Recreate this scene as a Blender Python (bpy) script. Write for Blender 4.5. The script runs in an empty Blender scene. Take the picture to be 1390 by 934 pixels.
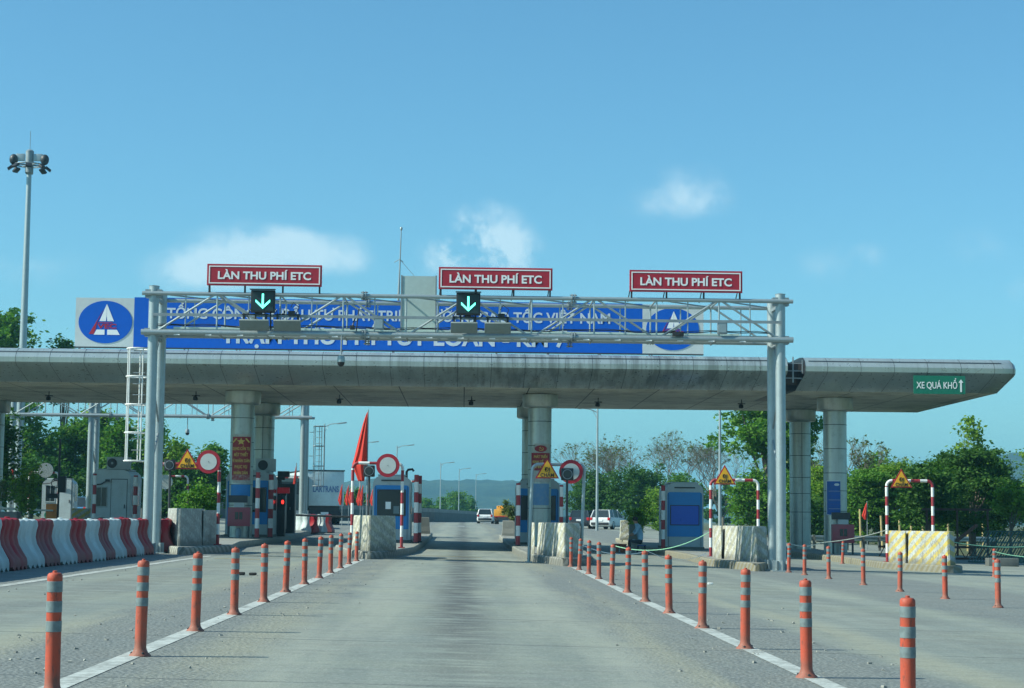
import bpy, bmesh, math, random
import numpy as np
from mathutils import Vector, Matrix, noise as mnoise
random.seed(7); rng = np.random.default_rng(7)
S = bpy.context.scene
COL = S.collection
R = math.radians

# ------------------------------------------------------------------ camera
def make_camera():
    psi, th, roll = 0.02573, 0.095033, 0.010
    f = Vector((math.sin(psi)*math.cos(th), math.cos(psi)*math.cos(th), math.sin(th)))
    r = Vector((math.cos(psi), -math.sin(psi), 0)); u = r.cross(f)
    r2 = r*math.cos(roll) + u*math.sin(roll); u2 = -r*math.sin(roll) + u*math.cos(roll)
    cam = bpy.data.cameras.new('camera'); o = bpy.data.objects.new('camera', cam); COL.objects.link(o)
    m = Matrix((r2, u2, -f)).transposed().to_4x4(); m.translation = Vector((0, 0, 1.15))
    o.matrix_world = m
    cam.sensor_width = 36; cam.sensor_fit = 'HORIZONTAL'; cam.lens = 2500/1390*36
    cam.clip_start = 0.1; cam.clip_end = 12000
    S.camera = o
make_camera()
# ------------------------------------------------------------------ world, sun, exposure
SUN_AZ, SUN_EL = R(257), R(38)
w = bpy.data.worlds.new('World'); S.world = w; w.use_nodes = True
nt = w.node_tree; nt.nodes.clear()
def wn(t): return nt.nodes.new(t)
out = wn('ShaderNodeOutputWorld'); bg = wn('ShaderNodeBackground'); bg.inputs['Strength'].default_value = 0.115
sky = wn('ShaderNodeTexSky'); sky.sky_type = 'NISHITA'; sky.sun_disc = False
sky.sun_elevation = SUN_EL; sky.sun_rotation = SUN_AZ; sky.air_density = 1.0; sky.dust_density = 0.6; sky.ozone_density = 2.2
tint = wn('ShaderNodeMix'); tint.data_type = 'RGBA'; tint.blend_type = 'MULTIPLY'; tint.inputs[0].default_value = 1.0
tint.inputs[7].default_value = (0.53, .925, 1.0, 1)
nt.links.new(sky.outputs[0], tint.inputs[6])
# clouds: soft noise gathered round a few directions of the sky
tc = wn('ShaderNodeTexCoord')
def az_el(az, el): return Vector((math.sin(az)*math.cos(el), math.cos(az)*math.cos(el), math.sin(el)))
def pxdir(x, y):   # measured bearings of the clouds (degrees worked out from the photograph's lens)
    return az_el(0.02573 + math.atan((x-695)/2500), 0.095033 + math.atan((467-y + .010*(x-695))/2500*math.cos(math.atan((x-695)/2500))))
total = None
nz = wn('ShaderNodeTexNoise'); nz.inputs['Scale'].default_value = 30; nz.inputs['Detail'].default_value = 11; nz.inputs['Roughness'].default_value = .62
nt.links.new(tc.outputs['Generated'], nz.inputs['Vector'])
nz2 = wn('ShaderNodeTexNoise'); nz2.inputs['Scale'].default_value = 11; nz2.inputs['Detail'].default_value = 3
nt.links.new(tc.outputs['Generated'], nz2.inputs['Vector'])
def math_n(op, a, b=None, clamp=False):
    n = wn('ShaderNodeMath'); n.operation = op; n.use_clamp = clamp
    for i, v in enumerate((a, b)):
        if v is None: continue
        if isinstance(v, (int, float)): n.inputs[i].default_value = v
        else: nt.links.new(v, n.inputs[i])
    return n.outputs[0]
def blob(x, y, rx, ry, amp):
    global total
    c = pxdir(x, y); mp = wn('ShaderNodeMapping'); mp.vector_type = 'POINT'
    # express the direction relative to c, scaled so that the blob has unit radius
    mp.inputs['Location'].default_value = (-c.x*2500/rx, -c.y*2500/(rx*4), -c.z*2500/ry)
    mp.inputs['Scale'].default_value = (2500/rx, 2500/(rx*4), 2500/ry)
    nt.links.new(tc.outputs['Generated'], mp.inputs['Vector'])
    ln = wn('ShaderNodeVectorMath'); ln.operation = 'LENGTH'; nt.links.new(mp.outputs[0], ln.inputs[0])
    v = math_n('SUBTRACT', 1.0, ln.outputs['Value'], True)
    v = math_n('MULTIPLY', v, amp)
    total = v if total is None else math_n('ADD', total, v)
for b in [(335, 350, 120, 58, 1.5), (255, 372, 95, 40, 1.1), (450, 345, 70, 36, 1.1), (400, 330, 60, 30, .6), (648, 328, 95, 66, 2.3), (695, 350, 80, 42, 1.1), (610, 345, 60, 40, .9),
          (925, 255, 80, 50, .8), (960, 275, 60, 34, .5), (1145, 362, 90, 40, .6), (1185, 348, 30, 20, .5), (1350, 340, 90, 50, .4), (40, 372, 120, 40, .45), (1380, 400, 60, 30, .5), (880, 285, 80, 30, .4), (545, 370, 120, 34, .45)]:
    blob(*b)
nn = math_n('ADD', math_n('MULTIPLY', nz.outputs[0], 3.0), math_n('MULTIPLY', nz2.outputs[0], .8))
msk = math_n('MULTIPLY', total, math_n('SUBTRACT', nn, 1.32))
mr = wn('ShaderNodeMapRange'); mr.interpolation_type = 'SMOOTHSTEP'
mr.inputs[1].default_value = .06; mr.inputs[2].default_value = 1.0; mr.inputs[3].default_value = 0; mr.inputs[4].default_value = .55
nt.links.new(msk, mr.inputs[0])
cm = wn('ShaderNodeMix'); cm.data_type = 'RGBA'; nt.links.new(mr.outputs[0], cm.inputs[0])
nt.links.new(tint.outputs[2], cm.inputs[6]); cm.inputs[7].default_value = (5.8, 7.0, 7.3, 1)
nt.links.new(cm.outputs[2], bg.inputs[0]); nt.links.new(bg.outputs[0], out.inputs[0])
sun = bpy.data.lights.new('sun', 'SUN'); sun.energy = 5.0; sun.angle = R(.5); sun.color = (.97, .985, .84)
so = bpy.data.objects.new('sun', sun); COL.objects.link(so)
sd = az_el(SUN_AZ, SUN_EL); so.rotation_euler = (-sd).to_track_quat('-Z', 'Y').to_euler(); so.location = (-60, -8, 60)
S.view_settings.view_transform = 'Standard'; S.view_settings.look = 'None'; S.view_settings.exposure = 0.44; S.view_settings.gamma = 1
S.view_settings.use_curve_mapping = False
S.cycles.use_denoising = True
S.cycles.volume_bounces = 0; S.cycles.max_bounces = 6; S.cycles.transparent_max_bounces = 8

# ------------------------------------------------------------------ helpers
def gz(X, Y):
    a = -.018*max(-22, min(22, X))
    t = [(-1e4, 0), (75, 0), (125, .6), (200, .75), (350, .9), (1e6, .9)]
    for (y0, z0), (y1, z1) in zip(t, t[1:]):
        if y0 <= Y <= y1: return a + z0 + (z1-z0)*(Y-y0)/(y1-y0)
IS = .2
class MB:
    def __init__(s): s.v = []; s.f = []; s.m = []
    def face(s, idx, m=0): s.f.append(tuple(idx)); s.m.append(m)
    def box(s, cx, cy, cz, sx, sy, sz, m=0, rot=None, bev=0):
        b = len(s.v); P = []
        if bev <= 0:
            for z in (-1, 1):
                for y in (-1, 1):
                    for x in (-1, 1): P.append(Vector((x*sx/2, y*sy/2, z*sz/2)))
            F = [(0, 2, 3, 1), (4, 5, 7, 6), (0, 1, 5, 4), (2, 6, 7, 3), (0, 4, 6, 2), (1, 3, 7, 5)]
        else:
            bm = bmesh.new(); bmesh.ops.create_cube(bm, size=1)
            for q in bm.verts: q.co = Vector((q.co.x*sx, q.co.y*sy, q.co.z*sz))
            bmesh.ops.bevel(bm, geom=bm.edges[:], offset=bev, segments=2, profile=.6, affect='EDGES')
            bm.verts.index_update()
            P = [q.co.copy() for q in bm.verts]; F = [tuple(q.index for q in f.verts) for f in bm.faces]; bm.free()
        for p in P:
            if rot is not None: p = rot @ p
            s.v.append((p.x+cx, p.y+cy, p.z+cz))
        for f in F: s.face([b+i for i in f], m)
        return s
    def span(s, x0, x1, y0, y1, z0, z1, m=0, bev=0):
        return s.box((x0+x1)/2, (y0+y1)/2, (z0+z1)/2, abs(x1-x0), abs(y1-y0), abs(z1-z0), m, bev=bev)
    def prism(s, pts, y0, y1, m=0, mside=None):      # polygon in x,z pushed along y
        b = len(s.v); n = len(pts)
        for y in (y0, y1):
            for x, z in pts: s.v.append((x, y, z))
        s.face([b+i for i in range(n)], m); s.face([b+n+i for i in reversed(range(n))], m)
        for i in range(n): j = (i+1) % n; s.face([b+i, b+n+i, b+n+j, b+j], m if mside is None else mside)
        return s
    def tube(s, pts, r, m=0, n=10, rs=None, ms=None, caps=True):
        pts = [Vector(p) for p in pts]; rings = []; up = None
        for i, p in enumerate(pts):
            a = pts[max(i-1, 0)]; c = pts[min(i+1, len(pts)-1)]; d = (c-a).normalized()
            if up is None: up = Vector((0, 0, 1)) if abs(d.z) < .9 else Vector((0, 1, 0))
            x = d.cross(up).normalized(); y = x.cross(d).normalized(); up = y
            rr = rs[i] if rs else r; b = len(s.v)
            for k in range(n):
                q = p + (x*math.cos(2*math.pi*k/n) + y*math.sin(2*math.pi*k/n))*rr; s.v.append(tuple(q))
            rings.append(b)
        for i in range(len(rings)-1):
            mm = ms[i] if ms else m
            for k in range(n):
                k2 = (k+1) % n; s.face((rings[i]+k, rings[i]+k2, rings[i+1]+k2, rings[i+1]+k), mm)
        if caps:
            s.face([rings[0]+k for k in reversed(range(n))], ms[0] if ms else m)
            s.face([rings[-1]+k for k in range(n)], ms[-1] if ms else m)
        return s
    def lathe(s, prof, cx=0, cy=0, cz=0, n=16, ms=None, m=0):
        b0 = len(s.v)
        for r, z in prof:
            for k in range(n): s.v.append((cx+r*math.cos(2*math.pi*k/n), cy+r*math.sin(2*math.pi*k/n), cz+z))
        for i in range(len(prof)-1):
            mm = ms[i] if ms else m
            for k in range(n):
                k2 = (k+1) % n; s.face((b0+i*n+k, b0+i*n+k2, b0+(i+1)*n+k2, b0+(i+1)*n+k), mm)
        s.face([b0+k for k in reversed(range(n))], ms[0] if ms else m); s.face([b0+(len(prof)-1)*n+k for k in range(n)], ms[-1] if ms else m)
        return s
    def disc(s, cx, cz, y0, y1, rx, rz, m=0, n=32):   # a disc facing the road (axis y)
        return s.prism([(cx+rx*math.cos(2*math.pi*k/n), cz+rz*math.sin(2*math.pi*k/n)) for k in range(n)], y0, y1, m)
    def ball(s, cx, cy, cz, r, m=0, sz=1, n=12):
        k = 8; return s.lathe([(max(1e-3, r*math.sin(math.pi*i/k)), -r*sz*math.cos(math.pi*i/k)) for i in range(k+1)], cx, cy, cz, n, m=m)
    def build(s, name, mats, parent=None, smooth=True, loc=None):
        me = bpy.data.meshes.new(name); me.from_pydata(s.v, [], s.f)
        if not isinstance(mats, (list, tuple)): mats = [mats]
        for q in mats: me.materials.append(q)
        me.polygons.foreach_set('material_index', s.m)
        bm = bmesh.new(); bm.from_mesh(me); bmesh.ops.recalc_face_normals(bm, faces=bm.faces[:]); bm.to_mesh(me); bm.free()
        if smooth:
            me.polygons.foreach_set('use_smooth', [True]*len(me.polygons)); me.set_sharp_from_angle(angle=R(35))
        me.update()
        o = bpy.data.objects.new(name, me); COL.objects.link(o)
        if parent is not None: o.parent = parent
        if loc is not None: o.location = loc
        return o
def tag(o, label=None, cat=None, group=None, kind=None):
    if label: o['label'] = label
    if cat: o['category'] = cat
    if group: o['group'] = group
    if kind: o['kind'] = kind
    return o
def thing(name, label, cat, loc=(0, 0, 0), rz=0, group=None):
    o = bpy.data.objects.new(name, None); COL.objects.link(o); o.location = loc; o.rotation_euler = (0, 0, rz); o.empty_display_size = .3
    return tag(o, label, cat, group)
def dup(root, loc=None, rz=None, label=None):
    c = root.copy(); COL.objects.link(c)
    for ch in list(root.children):
        d = dup(ch); d.parent = c; d.matrix_parent_inverse = ch.matrix_parent_inverse.copy()
    if loc is not None: c.location = loc
    if rz is not None: c.rotation_euler = (0, 0, rz)
    if label: c['label'] = label
    return c
ORD = ['nearest', 'second', 'third', 'fourth', 'fifth', 'sixth', 'seventh', 'eighth', 'ninth', 'tenth', 'eleventh', 'twelfth', 'thirteenth', 'fourteenth', 'fifteenth', 'sixteenth', 'seventeenth', 'eighteenth']

# ------------------------------------------------------------------ materials
def newmat(name):
    m = bpy.data.materials.new(name); m.use_nodes = True; n = m.node_tree; n.nodes.clear()
    o = n.nodes.new('ShaderNodeOutputMaterial'); p = n.nodes.new('ShaderNodeBsdfPrincipled'); n.links.new(p.outputs[0], o.inputs[0])
    return m, n, p
class G:   # tiny node graph helper
    def __init__(s, nt): s.t = nt; s.tc = nt.nodes.new('ShaderNodeTexCoord')
    def n(s, t): return s.t.nodes.new(t)
    def l(s, a, b): s.t.links.new(a, b)
    def noise(s, scale, detail=4, rough=.55, vec=None, sc=None):
        x = s.n('ShaderNodeTexNoise'); x.inputs['Scale'].default_value = scale; x.inputs['Detail'].default_value = detail; x.inputs['Roughness'].default_value = rough
        v = vec or s.tc.outputs['Object']
        if sc: v = s.map(v, sc)
        s.l(v, x.inputs['Vector']); return x.outputs[0]
    def map(s, v, sc=(1, 1, 1), rot=(0, 0, 0), loc=(0, 0, 0)):
        m = s.n('ShaderNodeMapping'); m.inputs['Scale'].default_value = sc; m.inputs['Rotation'].default_value = rot; m.inputs['Location'].default_value = loc
        s.l(v, m.inputs[0]); return m.outputs[0]
    def m(s, op, a, b=None, c=None, clamp=False):
        x = s.n('ShaderNodeMath'); x.operation = op; x.use_clamp = clamp
        for i, v in enumerate((a, b, c)):
            if v is None: continue
            if isinstance(v, (int, float)): x.inputs[i].default_value = v
            else: s.l(v, x.inputs[i])
        return x.outputs[0]
    def ramp(s, v, a, b, lo=0., hi=1.):
        x = s.n('ShaderNodeMapRange'); x.interpolation_type = 'SMOOTHSTEP'
        for i, q in enumerate((a, b, lo, hi)): x.inputs[i+1].default_value = q
        s.l(v, x.inputs[0]); return x.outputs[0]
    def mix(s, f, a, b, mode='MIX'):
        x = s.n('ShaderNodeMix'); x.data_type = 'RGBA'; x.blend_type = mode
        for i, v in ((0, f), (6, a), (7, b)):
            if isinstance(v, (int, float)): x.inputs[i].default_value = v
            elif isinstance(v, tuple): x.inputs[i].default_value = (*v[:3], 1)
            else: s.l(v, x.inputs[i])
        return x.outputs[2]
    def xyz(s, v=None):
        x = s.n('ShaderNodeSeparateXYZ'); s.l(v or s.tc.outputs['Object'], x.inputs[0]); return x.outputs
    def bump(s, p, h, strength=.3, dist=.01):
        b = s.n('ShaderNodeBump'); b.inputs['Strength'].default_value = strength; b.inputs['Distance'].default_value = dist
        s.l(h, b.inputs['Height']); s.l(b.outputs[0], p.inputs['Normal'])
MC = {}
def paint(name, col, rough=.5, metal=0., dirt=.25, scale=3., dirtcol=(.12, .11, .09), spec=.5, bump=.1):
    if name in MC: return MC[name]
    m, t, p = newmat(name); g = G(t)
    n1 = g.noise(scale, 6, .6); n2 = g.noise(scale*7, 4, .6)
    f = g.m('MULTIPLY', g.ramp(n1, .42, .72), dirt)
    c = g.mix(f, col, dirtcol)
    c = g.mix(g.m('MULTIPLY', g.ramp(n2, .35, .7), .12), c, tuple(min(1, x*1.5+.02) for x in col))
    g.l(c, p.inputs['Base Color']); p.inputs['Metallic'].default_value = metal
    g.l(g.ramp(n2, .2, .8, max(.05, rough-.1), min(1, rough+.15)), p.inputs['Roughness'])
    p.inputs['Specular IOR Level'].default_value = spec
    if bump: g.bump(p, n2, bump, .004)
    MC[name] = m; return m
def emis(name, col, st, base=(.02, .02, .02)):
    m, t, p = newmat(name); p.inputs['Base Color'].default_value = (*base, 1); p.inputs['Emission Color'].default_value = (*col, 1); p.inputs['Emission Strength'].default_value = st
    return m
M = {}
M['galv'] = paint('galvanised_steel', (.35, .41, .42), .42, .55, .3, 5, (.22, .24, .24))
M['galv_dull'] = paint('weathered_steel', (.26, .31, .33), .55, .35, .4, 3, (.10, .11, .11))
M['darkmetal'] = paint('dark_metal', (.03, .035, .04), .5, .2, .2)
M['black'] = paint('black_plastic', (.012, .014, .017), .45, 0, .2, 4, (.06, .06, .06))
M['white'] = paint('white_paint', (.72, .74, .72), .5, 0, .35, 4, (.35, .33, .28))
M['red'] = paint('red_paint', (.30, .022, .032), .5, 0, .35, 4, (.12, .045, .045))
M['signred'] = paint('sign_red', (.36, .010, .028), .5, 0, .12, 2, (.25, .02, .03), bump=0)
M['signwhite'] = paint('sign_white', (.78, .80, .80), .45, 0, .1, 2, (.5, .5, .48), bump=0)
M['signblue'] = paint('banner_blue', (.002, .10, .50), .7, 0, .15, .8, (.003, .07, .34), .2, bump=.05)
M['bannergrey'] = paint('banner_white', (.52, .56, .56), .6, 0, .3, 1.2, (.36, .38, .37), bump=.05)
M['bannerletter'] = paint('banner_lettering', (.52, .58, .64), .6, 0, .3, 1.2, (.3, .4, .5), bump=0)
M['signyellow'] = paint('sign_yellow', (.80, .40, .015), .45, 0, .1, 3, (.5, .28, .03), bump=0)
M['signgreen'] = paint('sign_green', (.005, .16, .095), .45, 0, .15, 2, (.01, .1, .07), bump=0)
M['letterblack'] = paint('letter_black', (.02, .02, .02), .5, 0, 0, bump=0)
M['gold'] = paint('poster_gold', (.60, .42, .10), .6, 0, .2, bump=0)
M['posterred'] = paint('poster_red', (.28, .018, .028), .6, 0, .3, 2, (.14, .03, .03), bump=0)
M['posterpale'] = paint('poster_pale', (.42, .42, .38), .6, 0, .5, 9, (.16, .12, .14), bump=0)
M['posterblue'] = paint('poster_blue', (.015, .09, .34), .6, 0, .25, 2, (.03, .10, .24), bump=0)
M['orange'] = paint('bollard_orange', (.46, .066, .030), .65, 0, .55, 9, (.20, .075, .055))
_t = M['orange'].node_tree; _p = [q for q in _t.nodes if q.type == 'BSDF_PRINCIPLED'][0]; _g = G(_t); _oi = _g.n('ShaderNodeObjectInfo')
_src = _p.inputs['Base Color'].links[0].from_socket; _z = _g.xyz()[2]
_c = _g.mix(_g.m('MULTIPLY', _oi.outputs['Random'], .55), _src, (.36, .10, .06))
_sc = _g.ramp(_g.noise(26, 7, .75, vec=_g.map(_g.tc.outputs['Object'], (1, 1, .3))), .53, .62)
_c = _g.mix(_g.m('MULTIPLY', _sc, .6), _c, (.09, .05, .04))
_c = _g.mix(_g.m('MULTIPLY', _g.ramp(_z, .02, .22, 1, 0), .55), _c, (.16, .11, .08)); _g.l(_c, _p.inputs['Base Color'])
M['band'] = paint('reflective_band', (.17, .215, .22), .5, .1, .6, 14, (.08, .10, .10))
M['flagred'] = paint('flag_red', (.62, .035, .018), .75, 0, .1, 3, (.5, .03, .02), bump=0)
M['boothblue'] = paint('booth_blue', (.012, .20, .52), .45, 0, .25, 1.6, (.03, .16, .36))
M['boothgrey'] = paint('booth_grey', (.36, .42, .43), .5, 0, .4, 1.6, (.20, .22, .21))
M['boothpale'] = paint('booth_pale', (.46, .54, .56), .5, 0, .35, 1.4, (.25, .28, .27))
M['glassblue'] = paint('blue_film_glass', (.008, .085, .50), .35, 0, .05, 2, (.02, .06, .2), bump=0)
M['glass'] = paint('dark_glass', (.02, .03, .035), .1, 0, .1, 2, (.04, .05, .05), bump=0)
M['tyre'] = paint('rubber', (.018, .018, .018), .8, 0, .2)
M['carwhite'] = paint('car_white', (.66, .69, .70), .25, 0, .1, 2, (.5, .5, .48), bump=0)
M['cardark'] = paint('car_dark', (.03, .04, .055), .2, 0, .1, bump=0)
M['carblue'] = paint('car_blue', (.05, .16, .30), .25, 0, .1, bump=0)
M['caryellow'] = paint('machine_yellow', (.75, .33, .02), .4, 0, .2, 2)
M['taillight'] = paint('tail_light', (.45, .01, .01), .25, 0, 0, bump=0)
M['cream'] = paint('cream_paint', (.5, .5, .44), .6, 0, .3)
M['pink'] = paint('cabinet_red', (.30, .055, .075), .5, 0, .3)
M['orangebox'] = paint('barrier_orange', (.75, .24, .04), .5, 0, .3)
M['bark'] = paint('bark', (.16, .13, .10), .9, 0, .5, 6, (.06, .05, .04), bump=.5)
M['twig'] = paint('pale_twig', (.15, .14, .11), .9, 0, .4, 6, (.08, .07, .06), bump=0)
M['pot'] = paint('white_pot', (.55, .56, .54), .6, 0, .4)
M['clay'] = paint('clay_pot', (.35, .12, .07), .8, 0, .4)
M['skin'] = paint('skin', (.36, .20, .13), .6, 0, .1, bump=0)
M['shirt'] = paint('blue_shirt', (.28, .46, .58), .85, 0, .2, 8, (.1, .2, .3), bump=.2)
M['trouser'] = paint('dark_trousers', (.025, .03, .04), .85, 0, .2, bump=.2)
M['hair'] = paint('black_hair', (.012, .011, .01), .7, 0, .1)
M['rope'] = paint('pale_rope', (.55, .58, .50), .8, 0, .3)
M['tape'] = paint('green_tape', (.30, .62, .40), .5, 0, .2)
M['greenrod'] = paint('green_rod', (.045, .12, .10), .5, .2, .4)
M['rust'] = paint('rusty_steel', (.10, .055, .04), .85, .2, .5)
M['bamboo'] = paint('bamboo', (.45, .36, .16), .8, 0, .4)
M['board'] = paint('pale_green_board', (.42, .52, .49), .5, 0, .3, 1.5, (.34, .42, .40))
M['antenna'] = paint('antenna_grey', (.20, .235, .225), .6, .1, .3, 3, (.13, .15, .14))
M['led_green'] = emis('green_led', (.12, 1.0, .72), 2.6)
M['led_red'] = emis('red_led', (1.0, .03, .02), 2.0)
M['led_dim'] = emis('dim_red_led', (1.0, .02, .05), .06, (.06, .005, .008))
def mat_barrier(name, col, dcol):
    m, t, p = newmat(name); g = G(t)
    z = g.xyz()[2]
    n1 = g.noise(5, 6, .6); n2 = g.noise(2.2, 5, .6, sc=(1, 1, .35))
    c = g.mix(g.m('MULTIPLY', g.ramp(n1, .4, .7), .6), col, dcol)
    low = g.m('MULTIPLY', g.ramp(g.m('SUBTRACT', n2, g.m('MULTIPLY', z, .35)), .22, .5), .38)
    c = g.mix(low, c, (.18, .16, .14))
    g.l(c, p.inputs['Base Color']); p.inputs['Roughness'].default_value = .6; p.inputs['Specular IOR Level'].default_value = .25; g.bump(p, n1, .15, .01); return m
M['wb_red'] = mat_barrier('red_plastic', (.32, .010, .022), (.23, .02, .03))
M['wb_faded'] = mat_barrier('faded_red_plastic', (.24, .026, .04), (.18, .03, .042))
M['wb_white'] = mat_barrier('white_plastic', (.52, .60, .61), (.42, .49, .50))

def mat_stripes(name, ca, cb, wear=.5, freq=2.2, axis_rot=0.8, base=(.33, .33, .30)):
    """diagonal painted stripes, scuffed through to concrete"""
    m, t, p = newmat(name); g = G(t)
    x, y, z = g.xyz()
    wob = g.noise(2.5, 3)
    s = g.m('SUBTRACT', g.m('SUBTRACT', x, g.m('MULTIPLY', y, .6)), g.m('MULTIPLY', z, axis_rot))
    s = g.m('ADD', s, g.m('MULTIPLY', wob, .10))
    fr = g.m('FRACT', g.m('MULTIPLY', s, freq))
    st = g.ramp(g.m('ABSOLUTE', g.m('SUBTRACT', fr, .5)), .22, .28)
    n1 = g.noise(7, 8, .7, sc=(1, 1, 1)); n2 = g.noise(18, 8, .75, vec=g.map(g.tc.outputs['Object'], (1.3, 1.3, .9), (0, .6, 0)))
    c = g.mix(st, ca, cb)
    wr = g.m('MULTIPLY', g.ramp(g.m('ADD', g.m('MULTIPLY', n1, .45), g.m('MULTIPLY', n2, .55)), .60-wear*.14, .64-wear*.13), .85)
    bc = g.mix(g.ramp(n2, .3, .7), base, tuple(v*.6 for v in base))
    c = g.mix(wr, c, bc)
    c = g.mix(g.m('MULTIPLY', g.ramp(g.noise(1.6, 5), .45, .75), .3), c, (.10, .10, .085))
    low = g.m('MULTIPLY', g.ramp(g.m('SUBTRACT', z, g.m('MULTIPLY', n1, .35)), -.12, .12, 1, 0), .55); c = g.mix(low, c, (.09, .088, .075))
    g.l(c, p.inputs['Base Color']); p.inputs['Roughness'].default_value = .8
    g.bump(p, g.m('ADD', n1, g.m('MULTIPLY', n2, .6)), .6, .015)
    return m
M['blk_grey'] = mat_stripes('worn_white_grey_stripes', (.42, .45, .42), (.31, .34, .32), .95, 2.3, 1.3)
M['blk_cream'] = mat_stripes('worn_cream_stripes', (.56, .55, .46), (.44, .42, .30), .85, 2.5, 1.3)
M['blk_pale'] = mat_stripes('worn_pale_yellow_stripes', (.58, .58, .52), (.50, .47, .32), .8, 2.3, 1.3)
M['blk_yellow'] = mat_stripes('bright_yellow_white_stripes', (.44, .47, .45), (.56, .43, .09), .72, 2.1, 1.5)
M['kerbpaint'] = mat_stripes('worn_kerb_stripes', (.38, .38, .33), (.17, .17, .14), .75, 4.2)
M['kerbyellow'] = mat_stripes('worn_yellow_kerb_stripes', (.42, .41, .33), (.34, .28, .13), .6, 4.0)

def mat_concrete(name, col=(.26, .265, .24), s=1., r=.85):
    m, t, p = newmat(name); g = G(t)
    n1 = g.noise(.8*s, 8, .65); n2 = g.noise(14*s, 6, .7); n3 = g.noise(2.2*s, 6, .6, sc=(1, 1, .2))
    c = g.mix(g.ramp(n1, .3, .7), tuple(v*.72 for v in col), tuple(v*1.15 for v in col))
    c = g.mix(g.m('MULTIPLY', g.ramp(n3, .5, .75), .35), c, (.07, .07, .06))
    c = g.mix(g.m('MULTIPLY', g.ramp(n2, .4, .8), .3), c, tuple(v*1.4 for v in col))
    g.l(c, p.inputs['Base Color']); p.inputs['Roughness'].default_value = r; g.bump(p, n2, .4, .01); return m
M['concrete'] = mat_concrete('concrete')
M['darkconcrete'] = mat_concrete('dark_concrete', (.12, .13, .12))

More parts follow.
